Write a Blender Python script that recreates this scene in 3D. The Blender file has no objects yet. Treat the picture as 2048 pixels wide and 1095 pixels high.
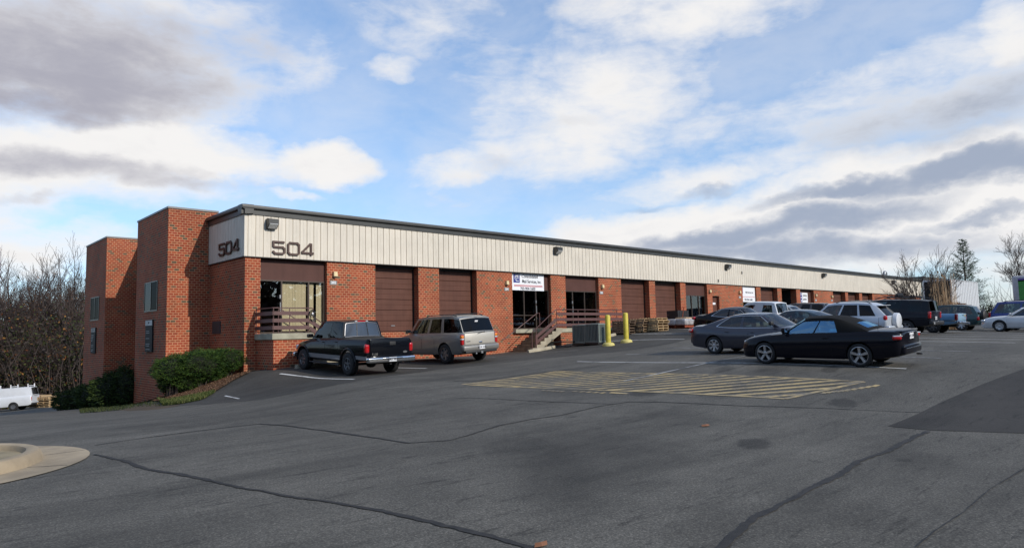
import bpy, bmesh, math, random
import numpy as np
from mathutils import Vector, Matrix
PI = math.pi
SC = bpy.context.scene
COL = SC.collection
EYE = np.array([-10.247, -26.253, 1.266])
FP = 1365.0
_dx = np.array([1483, 83.5, FP]); _dx /= np.linalg.norm(_dx)
_y0 = np.array([-1264, 145.5, FP]); _dy = _y0 - _dx * (_y0 @ _dx); _dy /= np.linalg.norm(_dy)
_dz = np.cross(_dx, _dy)
RC = np.array([_dx, _dy, _dz])          # world = RC @ camera(right, down, forward)

def ray(px, py):
    return RC @ np.array([(px - 1024) / FP, (py - 547.5) / FP, 1.0])
def on_y(px, py, y):
    d = ray(px, py); return EYE + d * ((y - EYE[1]) / d[1])
def on_x(px, py, x):
    d = ray(px, py); return EYE + d * ((x - EYE[0]) / d[0])
def at_depth(px, py, z):
    return EYE + ray(px, py) * z
def proj(p):
    c = RC.T @ (np.array(p, float) - EYE)
    return (1024 + FP * c[0] / c[2], 547.5 + FP * c[1] / c[2], c[2])

# ---------------------------------------------------------------- ground heights (thin plate spline through surveyed points)
GP = [(-10.25,-26.25,-.36),(-3,-24,-.34),(2.2,-22.2,-.24),(-9,-16,-.36),(-8.4,-11,-.42),(-7.5,-1.1,-.84),(-7,4,-1.24),(-6.5,9,-1.66),
 (-5.5,16.5,-2.3),(-3,30,-3.3),(-1.4,43,-4.17),(-12,20,-2.7),(-16,43,-4.3),(-16,0,-1.2),(-20,-20,-.7),(-3.5,.6,-1.03),(-2.45,5.1,-1.38),(-1.7,8.1,-1.57),
 (-1.7,18.6,-2.54),(-3.3,-2.2,-.84),(-2.6,-3.0,-.68),(-2.0,-2.2,-.56),(-1.0,-1.2,-.28),(0,-.3,0),(0,4,-.85),(0,-3,0),(0,-8.4,.0),(-3.2,-8,-.43),(1.5,-6,-.01),(4.2,-4,.03),
 (2.3,-11.5,-.08),(6.5,-4,.22),(8.7,-.3,.16),(13,0,.22),(14,-1.65,.3),(14.6,-5.9,.56),(15.4,-4.6,.56),(17,-1.7,.68),(21.3,-3.5,1.2),(24,-.5,1.40),(30,-.5,1.42),
 (42,-.5,1.42),(60,-.5,1.42),(80,-.5,1.42),(11.3,-10.6,.40),(8.24,-19.6,.27),(8.24,-17,.31),(11.3,-15,.42),(5.1,-20.5,.03),(3,-20,-.12),
 (25.2,-14.1,.81),(19.5,-14.5,.70),(33,-18.5,.72),(36,-14,.84),(45,-8,1.15),(60,-20,1.0),(35,-30,.6),(15,-35,.1),(-10,-45,-.4),(60,-60,.8),(0,60,-5),(-30,60,-5.5),(-50,20,-3.5),
 (90,-20,1.2),(130,0,1.3),(130,60,1.2),(60,20,1.4),(60,60,0),(30,30,-.5),(12,10,0.4),(30,10,1.2),(-60,-50,-1),(130,-90,1),(0,-90,-.4),(-60,100,-7),(60,110,-4),(20,-8,1.0)]
GP = np.array(GP, float)
def _tps():
    n = len(GP); X = GP[:, :2]
    r = np.linalg.norm(X[:, None] - X[None], axis=2)
    K = np.where(r > 0, r * r * np.log(np.maximum(r, 1e-9)), 0) + np.eye(n) * .6
    Pm = np.hstack([np.ones((n, 1)), X])
    A = np.zeros((n + 3, n + 3)); A[:n, :n] = K; A[:n, n:] = Pm; A[n:, :n] = Pm.T
    return np.linalg.solve(A, np.concatenate([GP[:, 2], np.zeros(3)]))
_W = _tps()
def garr(x, y):
    x = np.clip(np.asarray(x, float), -60, 130); y = np.clip(np.asarray(y, float), -90, 110)
    P = np.stack([x.ravel(), y.ravel()], 1)
    r2 = ((P[:, None] - GP[None, :, :2]) ** 2).sum(2)
    U = np.where(r2 > 0, .5 * r2 * np.log(np.maximum(r2, 1e-12)), 0)
    return (U @ _W[:len(GP)] + _W[len(GP)] + P @ _W[len(GP) + 1:]).reshape(x.shape)
def g(x, y): return float(garr(np.array([x]), np.array([y]))[0])
def on_ground(px, py, t0=3, t1=160):
    d = ray(px, py); ts = np.geomspace(t0, t1, 500); P = EYE + ts[:, None] * d
    h = P[:, 2] - garr(P[:, 0], P[:, 1])
    k = np.where(h < 0)[0]
    if len(k) == 0: return P[-1]
    k = max(k[0], 1); a = h[k - 1] / (h[k - 1] - h[k])
    t = ts[k - 1] + a * (ts[k] - ts[k - 1]); return EYE + d * t

# ---------------------------------------------------------------- materials
MATS = {}
def newmat(name):
    m = bpy.data.materials.new(name); m.use_nodes = True; MATS[name] = m
    nt = m.node_tree; return m, nt, nt.nodes['Principled BSDF']
def N(nt, t, **kw):
    n = nt.nodes.new(t)
    for k, v in kw.items():
        if k in n.inputs.keys() if isinstance(k, str) else False: n.inputs[k].default_value = v
        else: setattr(n, k, v)
    return n
def L(nt, a, b): nt.links.new(a, b)
def rgb(c): return (c[0], c[1], c[2], 1)
def sr(r, gg, b):
    f = lambda v: ((v / 255 + .055) / 1.055) ** 2.4 if v > 10 else v / 255 / 12.92
    return (f(r), f(gg), f(b))
def simple(name, col, rough=.6, metal=0, var=.12, scale=3.0, bump=0, spec=.5, coat=0, fine=0, coords='Object', streak=0):
    """plain material with broad tonal variation, optional fine grain and bump"""
    m, nt, b = newmat(name)
    tc = N(nt, 'ShaderNodeTexCoord'); no = N(nt, 'ShaderNodeTexNoise'); no.inputs['Scale'].default_value = scale; no.inputs['Detail'].default_value = 6
    L(nt, tc.outputs[coords], no.inputs['Vector'])
    mr = N(nt, 'ShaderNodeMapRange'); mr.inputs[1].default_value = .3; mr.inputs[2].default_value = .7
    mr.inputs[3].default_value = 1 - var; mr.inputs[4].default_value = 1 + var
    L(nt, no.outputs['Fac'], mr.inputs[0])
    mx = N(nt, 'ShaderNodeVectorMath', operation='SCALE'); mx.inputs[0].default_value = col
    fac = mr.outputs[0]
    if streak:      # rain streaks running down the sheet
        mp = N(nt, 'ShaderNodeMapping'); mp.inputs['Scale'].default_value = (5, 5, .45); L(nt, tc.outputs[coords], mp.inputs[0])
        n4 = N(nt, 'ShaderNodeTexNoise'); n4.inputs['Scale'].default_value = 1.3; n4.inputs['Detail'].default_value = 7; n4.inputs['Roughness'].default_value = .7; L(nt, mp.outputs[0], n4.inputs['Vector'])
        m4 = N(nt, 'ShaderNodeMapRange'); m4.inputs[1].default_value = .42; m4.inputs[2].default_value = .66; m4.inputs[3].default_value = 1.03; m4.inputs[4].default_value = 1 - streak; L(nt, n4.outputs['Fac'], m4.inputs[0])
        ml = N(nt, 'ShaderNodeMath', operation='MULTIPLY'); L(nt, fac, ml.inputs[0]); L(nt, m4.outputs[0], ml.inputs[1]); fac = ml.outputs[0]
    L(nt, fac, mx.inputs['Scale']); L(nt, mx.outputs[0], b.inputs['Base Color'])
    b.inputs['Roughness'].default_value = rough; b.inputs['Metallic'].default_value = metal
    b.inputs['Specular IOR Level'].default_value = spec
    if coat: b.inputs['Coat Weight'].default_value = coat; b.inputs['Coat Roughness'].default_value = .04
    if bump:
        n2 = N(nt, 'ShaderNodeTexNoise'); n2.inputs['Scale'].default_value = fine or scale * 12; n2.inputs['Detail'].default_value = 4
        L(nt, tc.outputs[coords], n2.inputs['Vector'])
        bp = N(nt, 'ShaderNodeBump'); bp.inputs['Strength'].default_value = bump; bp.inputs['Distance'].default_value = .02
        L(nt, n2.outputs['Fac'], bp.inputs['Height']); L(nt, bp.outputs[0], b.inputs['Normal'])
    return m
def paint(name, col, metal=.0, rough=.28, coat=.7):
    m = simple(name, col, rough + .1, metal, .06, 1.5, coat=coat * (.5 if max(col) < .02 else 1), spec=.05 if max(col) < .02 else .4)
    return m
def glass(name, tint, refl=.9, rough=.0, fac_lo=.06, rc=(1, 1, 1.02)):
    """window glass: see-through tint with a fresnel mirror"""
    m, nt, b = newmat(name); nt.nodes.remove(b)
    out = nt.nodes['Material Output']
    tr = N(nt, 'ShaderNodeBsdfTransparent'); tr.inputs[0].default_value = rgb(tint)
    gl = N(nt, 'ShaderNodeBsdfGlossy'); gl.inputs['Color'].default_value = (refl * rc[0], refl * rc[1], min(refl * rc[2], 1), 1); gl.inputs['Roughness'].default_value = rough
    fr = N(nt, 'ShaderNodeFresnel'); fr.inputs['IOR'].default_value = 1.55
    mr = N(nt, 'ShaderNodeMapRange'); mr.inputs[1].default_value = 0; mr.inputs[2].default_value = 1; mr.inputs[3].default_value = fac_lo; mr.inputs[4].default_value = 1
    L(nt, fr.outputs[0], mr.inputs[0])
    mx = N(nt, 'ShaderNodeMixShader'); L(nt, mr.outputs[0], mx.inputs[0]); L(nt, tr.outputs[0], mx.inputs[1]); L(nt, gl.outputs[0], mx.inputs[2])
    L(nt, mx.outputs[0], out.inputs['Surface']); return m

def mat_brick():
    m, nt, b = newmat('brick')
    geo = N(nt, 'ShaderNodeNewGeometry'); tc = N(nt, 'ShaderNodeTexCoord')
    sn = N(nt, 'ShaderNodeSeparateXYZ'); L(nt, geo.outputs['True Normal'], sn.inputs[0])
    sp = N(nt, 'ShaderNodeSeparateXYZ'); L(nt, geo.outputs['Position'], sp.inputs[0])
    ax = N(nt, 'ShaderNodeMath', operation='ABSOLUTE'); L(nt, sn.outputs[0], ax.inputs[0])
    gt = N(nt, 'ShaderNodeMath', operation='GREATER_THAN'); L(nt, ax.outputs[0], gt.inputs[0]); gt.inputs[1].default_value = .5
    mu = N(nt, 'ShaderNodeMix'); mu.data_type = 'FLOAT'; L(nt, gt.outputs[0], mu.inputs[0]); L(nt, sp.outputs[0], mu.inputs[2]); L(nt, sp.outputs[1], mu.inputs[3])
    cb = N(nt, 'ShaderNodeCombineXYZ'); L(nt, mu.outputs[0], cb.inputs[0])
    az = N(nt, 'ShaderNodeMath', operation='ADD'); az.inputs[1].default_value = .04; L(nt, sp.outputs[2], az.inputs[0]); L(nt, az.outputs[0], cb.inputs[1])
    # slight wobble of the courses
    nw = N(nt, 'ShaderNodeTexNoise'); nw.inputs['Scale'].default_value = 9; L(nt, geo.outputs['Position'], nw.inputs['Vector'])
    wb = N(nt, 'ShaderNodeVectorMath', operation='MULTIPLY_ADD'); wb.inputs[1].default_value = (.008, .008, 0); L(nt, nw.outputs['Color'], wb.inputs[0]); L(nt, cb.outputs[0], wb.inputs[2])
    br = N(nt, 'ShaderNodeTexBrick'); br.inputs['Scale'].default_value = 1; br.inputs['Brick Width'].default_value = .2032; br.inputs['Row Height'].default_value = .1016
    br.inputs['Mortar Size'].default_value = .0115; br.inputs['Mortar Smooth'].default_value = .25
    br.inputs['Color1'].default_value = (0, 0, 0, 1); br.inputs['Color2'].default_value = (1, 1, 1, 1); br.inputs['Mortar'].default_value = (.5, .5, .5, 1)
    L(nt, wb.outputs[0], br.inputs['Vector'])
    cr = N(nt, 'ShaderNodeValToRGB'); e = cr.color_ramp; e.interpolation = 'CONSTANT'
    cols = [(0, (0.098, 0.074, 0.046)), (.07, (0.149, 0.078, 0.046)), (.12, (0.251, 0.069, 0.031)), (.24, (0.298, 0.057, 0.022)), (.40, (0.270, 0.048, 0.020)), (.55, (0.316, 0.066, 0.028)), (.68, (0.279, 0.053, 0.026)), (.80, (0.344, 0.078, 0.032)), (.90, (0.233, 0.046, 0.022))]
    e.elements[0].position = 0; e.elements[0].color = rgb(cols[0][1]); e.elements[1].position = cols[1][0]; e.elements[1].color = rgb(cols[1][1])
    for p, c in cols[2:]:
        k = e.elements.new(p); k.color = rgb(c)
    L(nt, br.outputs['Color'], cr.inputs[0])
    # weathering
    n1 = N(nt, 'ShaderNodeTexNoise'); n1.inputs['Scale'].default_value = .7; n1.inputs['Detail'].default_value = 8; L(nt, geo.outputs['Position'], n1.inputs['Vector'])
    mr = N(nt, 'ShaderNodeMapRange'); mr.inputs[1].default_value = .3; mr.inputs[2].default_value = .7; mr.inputs[3].default_value = .78; mr.inputs[4].default_value = 1.13; L(nt, n1.outputs['Fac'], mr.inputs[0])
    n2 = N(nt, 'ShaderNodeTexNoise'); n2.inputs['Scale'].default_value = 45; n2.inputs['Detail'].default_value = 5; L(nt, geo.outputs['Position'], n2.inputs['Vector'])
    mr2 = N(nt, 'ShaderNodeMapRange'); mr2.inputs[1].default_value = .3; mr2.inputs[2].default_value = .7; mr2.inputs[3].default_value = .82; mr2.inputs[4].default_value = 1.15; L(nt, n2.outputs['Fac'], mr2.inputs[0])
    mm = N(nt, 'ShaderNodeMath', operation='MULTIPLY'); L(nt, mr.outputs[0], mm.inputs[0]); L(nt, mr2.outputs[0], mm.inputs[1])
    mo = N(nt, 'ShaderNodeMix'); mo.data_type = 'RGBA'; L(nt, br.outputs['Fac'], mo.inputs[0]); L(nt, cr.outputs[0], mo.inputs[6]); mo.inputs[7].default_value = (.50, .255, .14, 1)
    sc = N(nt, 'ShaderNodeVectorMath', operation='SCALE'); L(nt, mo.outputs[2], sc.inputs[0]); L(nt, mm.outputs[0], sc.inputs['Scale'])
    L(nt, sc.outputs[0], b.inputs['Base Color']); b.inputs['Roughness'].default_value = .85; b.inputs['Specular IOR Level'].default_value = .3
    iv = N(nt, 'ShaderNodeMath', operation='MULTIPLY_ADD'); iv.inputs[1].default_value = -1; iv.inputs[2].default_value = 1; L(nt, br.outputs['Fac'], iv.inputs[0])
    ad = N(nt, 'ShaderNodeMath', operation='MULTIPLY_ADD'); ad.inputs[1].default_value = .35; L(nt, n2.outputs['Fac'], ad.inputs[0]); L(nt, iv.outputs[0], ad.inputs[2])
    bp = N(nt, 'ShaderNodeBump'); bp.inputs['Strength'].default_value = .5; bp.inputs['Distance'].default_value = .006; L(nt, ad.outputs[0], bp.inputs['Height']); L(nt, bp.outputs[0], b.inputs['Normal'])
    return m

def mat_asphalt(name, base, speck=.5, stains=(), warm=0):
    m, nt, b = newmat(name)
    geo = N(nt, 'ShaderNodeNewGeometry'); pos = geo.outputs['Position']
    def noise(scale, det=6, rough=.6, vec=None, dist=0):
        n = N(nt, 'ShaderNodeTexNoise'); n.inputs['Scale'].default_value = scale; n.inputs['Detail'].default_value = det; n.inputs['Roughness'].default_value = rough
        n.inputs['Distortion'].default_value = dist
        L(nt, vec or pos, n.inputs['Vector']); return n.outputs['Fac']
    def rng(s, a, bb, lo, hi):
        r = N(nt, 'ShaderNodeMapRange'); r.inputs[1].default_value = a; r.inputs[2].default_value = bb; r.inputs[3].default_value = lo; r.inputs[4].default_value = hi; L(nt, s, r.inputs[0]); return r.outputs[0]
    def mul(a, c):
        q = N(nt, 'ShaderNodeMath', operation='MULTIPLY'); L(nt, a, q.inputs[0]); L(nt, c, q.inputs[1]); return q.outputs[0]
    # broad tone, tyre-polished streaks (stretched), fine aggregate
    broad = rng(noise(.16, 7, .62), .32, .68, .72, 1.18)
    mid = rng(noise(1.7, 6, .65), .3, .7, .88, 1.1)
    mp = N(nt, 'ShaderNodeMapping'); mp.inputs['Rotation'].default_value = (0, 0, math.radians(33)); mp.inputs['Scale'].default_value = (.12, 1.1, 1); L(nt, pos, mp.inputs[0])
    streak = rng(noise(1.0, 5, .6, mp.outputs[0], .6), .36, .66, .84, 1.08)
    fine = rng(noise(42, 4, .85), .3, .7, 1 - .75 * speck, 1 + .75 * speck)
    vor = N(nt, 'ShaderNodeTexVoronoi'); vor.inputs['Scale'].default_value = 42; L(nt, pos, vor.inputs['Vector'])
    agg = rng(vor.outputs['Distance'], .05, .5, 1 + .40 * speck, 1 - .35 * speck)
    # small dark scuffs
    mp2 = N(nt, 'ShaderNodeMapping'); mp2.inputs['Rotation'].default_value = (0, 0, math.radians(40)); mp2.inputs['Scale'].default_value = (.9, 5.5, 1); L(nt, pos, mp2.inputs[0])
    scuff = rng(noise(1.5, 5, .75, mp2.outputs[0]), .57, .64, 1, .55)
    mp3 = N(nt, 'ShaderNodeMapping'); mp3.inputs['Rotation'].default_value = (0, 0, math.radians(28)); mp3.inputs['Scale'].default_value = (.25, .8, 1); mp3.inputs['Location'].default_value = (3, 7, 0); L(nt, pos, mp3.inputs[0])
    smear = rng(noise(.75, 9, .72, mp3.outputs[0], .8), .48, .66, 1, .66)
    scuff = mul(scuff, smear)
    v = mul(mul(mul(broad, mid), mul(streak, fine)), mul(agg, scuff))
    # hairline cracks
    wv = N(nt, 'ShaderNodeTexNoise'); wv.inputs['Scale'].default_value = .9; wv.inputs['Detail'].default_value = 5; L(nt, pos, wv.inputs['Vector'])
    wa = N(nt, 'ShaderNodeVectorMath', operation='MULTIPLY_ADD'); wa.inputs[1].default_value = (1.6, 1.6, 0); L(nt, wv.outputs['Color'], wa.inputs[0]); L(nt, pos, wa.inputs[2])
    vc = N(nt, 'ShaderNodeTexVoronoi', feature='DISTANCE_TO_EDGE'); vc.inputs['Scale'].default_value = .16; L(nt, wa.outputs[0], vc.inputs['Vector'])
    crack = rng(vc.outputs['Distance'], .0, .0016, .55, 1)
    v = mul(v, crack)
    for (sx, sy, rx, ry, rot, dark) in stains:
        ms = N(nt, 'ShaderNodeMapping'); ms.vector_type = 'TEXTURE'
        ms.inputs['Location'].default_value = (sx, sy, 0); ms.inputs['Rotation'].default_value = (0, 0, rot); ms.inputs['Scale'].default_value = (rx, ry, 1000)
        L(nt, pos, ms.inputs[0])
        ln = N(nt, 'ShaderNodeVectorMath', operation='LENGTH'); L(nt, ms.outputs[0], ln.inputs[0])
        nn = noise(3.2 / max(min(rx, ry), .3), 7, .7)
        s2 = N(nt, 'ShaderNodeMath', operation='MULTIPLY_ADD'); s2.inputs[1].default_value = 1.1; L(nt, nn, s2.inputs[0]); L(nt, ln.outputs['Value'], s2.inputs[2])
        v = mul(v, rng(s2.outputs[0], 1.15 if rx < 1 else .95, 1.42 if rx < 1 else 1.6, dark, 1))
    chip = N(nt, 'ShaderNodeTexVoronoi'); chip.inputs['Scale'].default_value = 26; L(nt, pos, chip.inputs['Vector'])
    v = mul(v, rng(chip.outputs['Distance'], .0, .22, 1 + .9 * speck, 1))
    sc = N(nt, 'ShaderNodeVectorMath', operation='SCALE'); sc.inputs[0].default_value = base; L(nt, v, sc.inputs['Scale'])
    L(nt, sc.outputs[0], b.inputs['Base Color']); b.inputs['Roughness'].default_value = .85; b.inputs['Specular IOR Level'].default_value = .35
    bp = N(nt, 'ShaderNodeBump'); bp.inputs['Strength'].default_value = .55; bp.inputs['Distance'].default_value = .008; L(nt, noise(70, 3, .8), bp.inputs['Height']); L(nt, bp.outputs[0], b.inputs['Normal'])
    return m

def mat_worn(name, col, under, wear=.5, scale=9):
    """road paint worn through to the asphalt"""
    m, nt, b = newmat(name); geo = N(nt, 'ShaderNodeNewGeometry')
    n = N(nt, 'ShaderNodeTexNoise'); n.inputs['Scale'].default_value = scale; n.inputs['Detail'].default_value = 8; n.inputs['Roughness'].default_value = .75; L(nt, geo.outputs['Position'], n.inputs['Vector'])
    n3 = N(nt, 'ShaderNodeTexNoise'); n3.inputs['Scale'].default_value = .8; n3.inputs['Detail'].default_value = 3; L(nt, geo.outputs['Position'], n3.inputs['Vector'])
    ad = N(nt, 'ShaderNodeMath', operation='MULTIPLY_ADD'); ad.inputs[1].default_value = .8; L(nt, n3.outputs['Fac'], ad.inputs[0]); L(nt, n.outputs['Fac'], ad.inputs[2])
    mr = N(nt, 'ShaderNodeMapRange'); mr.inputs[1].default_value = .4 + wear - .12; mr.inputs[2].default_value = .4 + wear + .12; L(nt, ad.outputs[0], mr.inputs[0])
    mx = N(nt, 'ShaderNodeMix'); mx.data_type = 'RGBA'; L(nt, mr.outputs[0], mx.inputs[0]); mx.inputs[6].default_value = rgb(col); mx.inputs[7].default_value = rgb(under)
    L(nt, mx.outputs[2], b.inputs['Base Color']); b.inputs['Roughness'].default_value = .75; return m

def mat_foliage(name, c1, c2, c3=None, scale=3.0, rough=.7, trans=.0):
    m, nt, b = newmat(name); geo = N(nt, 'ShaderNodeNewGeometry')
    n = N(nt, 'ShaderNodeTexNoise'); n.inputs['Scale'].default_value = scale; n.inputs['Detail'].default_value = 5; L(nt, geo.outputs['Position'], n.inputs['Vector'])
    cr = N(nt, 'ShaderNodeValToRGB'); e = cr.color_ramp; e.elements[0].position = .35; e.elements[0].color = rgb(c1); e.elements[1].position = .65; e.elements[1].color = rgb(c2)
    if c3: k = e.elements.new(.52); k.color = rgb(c3)
    ri = N(nt, 'ShaderNodeMath', operation='MULTIPLY_ADD'); ri.inputs[1].default_value = .5; L(nt, geo.outputs['Random Per Island'], ri.inputs[0])
    mt = N(nt, 'ShaderNodeMath', operation='MULTIPLY'); mt.inputs[1].default_value = .5; L(nt, n.outputs['Fac'], mt.inputs[0]); L(nt, mt.outputs[0], ri.inputs[2])
    L(nt, ri.outputs[0], cr.inputs[0]); L(nt, cr.outputs[0], b.inputs['Base Color']); b.inputs['Roughness'].default_value = rough; b.inputs['Specular IOR Level'].default_value = .25
    return m

# ---------------------------------------------------------------- mesh builder
class MB:
    def __init__(s): s.v = []; s.f = []; s.mi = []; s.cur = 0
    def add(s, vs, fs):
        o = len(s.v); s.v += [tuple(map(float, p)) for p in vs]
        for f in fs: s.f.append([o + i for i in f]); s.mi.append(s.cur)
        return s
    def box(s, x0, x1, y0, y1, z0, z1):
        x0, x1 = min(x0, x1), max(x0, x1); y0, y1 = min(y0, y1), max(y0, y1); z0, z1 = min(z0, z1), max(z0, z1)
        vs = [(x0,y0,z0),(x1,y0,z0),(x1,y1,z0),(x0,y1,z0),(x0,y0,z1),(x1,y0,z1),(x1,y1,z1),(x0,y1,z1)]
        return s.add(vs, [(0,3,2,1),(4,5,6,7),(0,1,5,4),(1,2,6,5),(2,3,7,6),(3,0,4,7)])
    def rbox(s, c, d, bev=.02, seg=2, rot=None):
        bm = bmesh.new(); bmesh.ops.create_cube(bm, size=1)
        for v in bm.verts: v.co = Vector((v.co.x * d[0], v.co.y * d[1], v.co.z * d[2]))
        bev = min(bev, min(d) * .49)
        bmesh.ops.bevel(bm, geom=bm.edges[:], offset=bev, segments=seg, affect='EDGES', profile=.5)
        M = Matrix.Translation(Vector(c)) @ (rot.to_4x4() if rot else Matrix.Identity(4))
        bm.verts.index_update(); vs = [M @ v.co for v in bm.verts]; fs = [[v.index for v in f.verts] for f in bm.faces]; bm.free()
        return s.add(vs, fs)
    def bar(s, a, b, w, h, up=(0, 0, 1)):
        a, b = Vector(a), Vector(b); d = (b - a).normalized(); u = Vector(up); r = d.cross(u).normalized(); u = r.cross(d).normalized()
        vs = [p + r * (sx * w / 2) + u * (sz * h / 2) for p in (a, b) for sx, sz in ((-1,-1),(1,-1),(1,1),(-1,1))]
        return s.add(vs, [(0,1,2,3),(7,6,5,4),(0,4,5,1),(1,5,6,2),(2,6,7,3),(3,7,4,0)])
    def tube(s, pts, r, n=8, caps=True):
        pts = [Vector(p) for p in pts]; rs = r if isinstance(r, (list, tuple)) else [r] * len(pts)
        o = len(s.v); prev = None
        for i, p in enumerate(pts):
            d = (pts[min(i + 1, len(pts) - 1)] - pts[max(i - 1, 0)])
            d = d.normalized() if d.length > 1e-9 else Vector((0, 0, 1))
            if prev is None: prev = d.orthogonal().normalized()
            u = (prev - d * prev.dot(d)); u = u.normalized() if u.length > 1e-6 else d.orthogonal().normalized(); prev = u; w = d.cross(u)
            for k in range(n):
                a = 2 * PI * k / n; s.v.append(tuple(p + (u * math.cos(a) + w * math.sin(a)) * rs[i]))
        for i in range(len(pts) - 1):
            for k in range(n):
                k2 = (k + 1) % n; s.f.append([o + i * n + k, o + i * n + k2, o + (i + 1) * n + k2, o + (i + 1) * n + k]); s.mi.append(s.cur)
        if caps:
            s.f.append([o + k for k in range(n)][::-1]); s.mi.append(s.cur)
            s.f.append([o + (len(pts) - 1) * n + k for k in range(n)]); s.mi.append(s.cur)
        return s
    def lathe(s, prof, c=(0, 0, 0), axis='z', n=24, closed=False):
        """prof = [(radius, height)...]"""
        o = len(s.v); c = Vector(c)
        for (r, h) in prof:
            for k in range(n):
                a = 2 * PI * k / n; p = (r * math.cos(a), r * math.sin(a), h)
                if axis == 'y': p = (p[0], h, p[1])
                if axis == 'x': p = (h, p[0], p[1])
                s.v.append(tuple(c + Vector(p)))
        m = len(prof)
        for i in range(m if closed else m - 1):
            i2 = (i + 1) % m
            for k in range(n):
                k2 = (k + 1) % n; s.f.append([o + i * n + k, o + i * n + k2, o + i2 * n + k2, o + i2 * n + k]); s.mi.append(s.cur)
        return s
    def prism(s, poly, d, frame):
        """poly 2-D outline extruded by d; frame(u, v, w) -> point"""
        n = len(poly); vs = [frame(u, v, 0) for u, v in poly] + [frame(u, v, d) for u, v in poly]
        return s.add(vs, [list(range(n))[::-1], list(range(n, 2 * n))] + [[i, (i + 1) % n, n + (i + 1) % n, n + i] for i in range(n)])
    def grid(s, pts):
        """pts[i][j] -> quads"""
        o = len(s.v); ni, nj = len(pts), len(pts[0])
        for row in pts: s.v += [tuple(map(float, p)) for p in row]
        for i in range(ni - 1):
            for j in range(nj - 1):
                s.f.append([o + i * nj + j, o + i * nj + j + 1, o + (i + 1) * nj + j + 1, o + (i + 1) * nj + j]); s.mi.append(s.cur)
        return s
    def mesh(s, name, mats, smooth=None, recalc=True, merge=0):
        me = bpy.data.meshes.new(name); me.from_pydata(s.v, [], s.f)
        if not isinstance(mats, (list, tuple)): mats = [mats]
        for m in mats: me.materials.append(m)
        me.polygons.foreach_set('material_index', s.mi)
        if recalc or merge:
            bm = bmesh.new(); bm.from_mesh(me)
            if merge: bmesh.ops.remove_doubles(bm, verts=bm.verts[:], dist=merge)
            if recalc: bmesh.ops.recalc_face_normals(bm, faces=bm.faces[:])
            bm.to_mesh(me); bm.free()
        if smooth:
            me.polygons.foreach_set('use_smooth', [True] * len(me.polygons)); me.set_sharp_from_angle(angle=math.radians(smooth))
        me.update(); return me
    def build(s, name, mats, parent=None, smooth=None, recalc=True, label=None, merge=0, loc=None):
        o = bpy.data.objects.new(name, s.mesh(name, mats, smooth, recalc, merge)); COL.objects.link(o)
        if parent: o.parent = parent
        if label: o['label'] = label
        if loc is not None: o.location = loc
        return o
def tag(o, label=None, cat=None, group=None, kind=None):
    if label: o['label'] = label
    if cat: o['category'] = cat
    if group: o['group'] = group
    if kind: o['kind'] = kind
    return o
def thing(name, label, cat, loc=(0, 0, 0), rotz=0, group=None):
    o = bpy.data.objects.new(name, None); COL.objects.link(o); o.location = loc; o.rotation_euler = (0, 0, rotz); o.empty_display_size = .3
    return tag(o, label, cat, group)
def kids(o): return [c for c in bpy.data.objects if c.parent == o]
def dup(root, loc, rotz=None, label=None):
    r = root.copy(); COL.objects.link(r); r.location = loc
    if rotz is not None: r.rotation_euler = (0, 0, rotz)
    if label: r['label'] = label
    for ch in kids(root):
        c = ch.copy(); COL.objects.link(c); c.parent = r
        for gch in kids(ch):
            d = gch.copy(); COL.objects.link(d); d.parent = c
    return r
def text(name, s, size, mat, parent, M, extrude=.003, align='CENTER', spacing=1.0, bold=0, xs=1.0, label=None):
    cu = bpy.data.curves.new(name, 'FONT'); cu.body = s; cu.size = size; cu.align_x = align; cu.align_y = 'CENTER'; cu.extrude = extrude; cu.space_character = spacing; cu.offset = bold
    tmp = bpy.data.objects.new('tmp', cu); COL.objects.link(tmp); bpy.context.view_layer.update()
    me = bpy.data.meshes.new_from_object(tmp.evaluated_get(bpy.context.evaluated_depsgraph_get()))
    bpy.data.objects.remove(tmp); bpy.data.curves.remove(cu)
    me.transform(M @ Matrix.Diagonal((xs, 1, 1, 1))); me.materials.clear(); me.materials.append(mat); me.name = name
    o = bpy.data.objects.new(name, me); COL.objects.link(o); o.parent = parent
    if label: o['label'] = label
    return o
FRONT = Matrix(((1,0,0,0),(0,0,-1,0),(0,1,0,0),(0,0,0,1)))      # text lying in the x-z plane, facing -y
LEFTW = Matrix(((0,0,-1,0),(-1,0,0,0),(0,1,0,0),(0,0,0,1)))     # text lying in the y-z plane, facing -x
def T(x, y, z): return Matrix.Translation(Vector((x, y, z)))
# ================================================================ MATERIALS
BRICK = mat_brick()
st = []
for (px, py, rx, ry, rot, dk) in [(1508, 886, .55, .3, .5, .5), (1685, 805, .6, .33, .4, .5), (1180, 900, 3.4, 1.4, .75, .68), (1120, 950, 2.2, .6, .8, .72), (1640, 1000, 1.6, .5, .9, .84), (1880, 930, 1.4, .5, .9, .86), (1330, 840, 1.8, 1.0, .7, .72), (1285, 786, .55, .4, .6, .5),
                                  (1030, 890, .9, .6, .6, .75), (1450, 782, 1.3, .8, .4, .68), (1660, 738, .9, .25, .3, .6), (1450, 738, 1.0, .3, .4, .6), (840, 985, 1.1, .5, 1.0, .8), (620, 800, 2.5, .35, .3, .8), (1540, 742, 1.2, .5, .2, .75)]:
    p = on_ground(px, py); st.append((p[0], p[1], rx, ry, rot, dk))
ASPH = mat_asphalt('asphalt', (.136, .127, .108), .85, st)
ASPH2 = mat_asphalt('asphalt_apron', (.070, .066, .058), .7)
ASPH3 = mat_asphalt('asphalt_patch', (.043, .039, .034), .35)
SEAL = simple('crack_sealer', (.018, .016, .014), .75, var=.6, scale=9, bump=.3)
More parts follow.
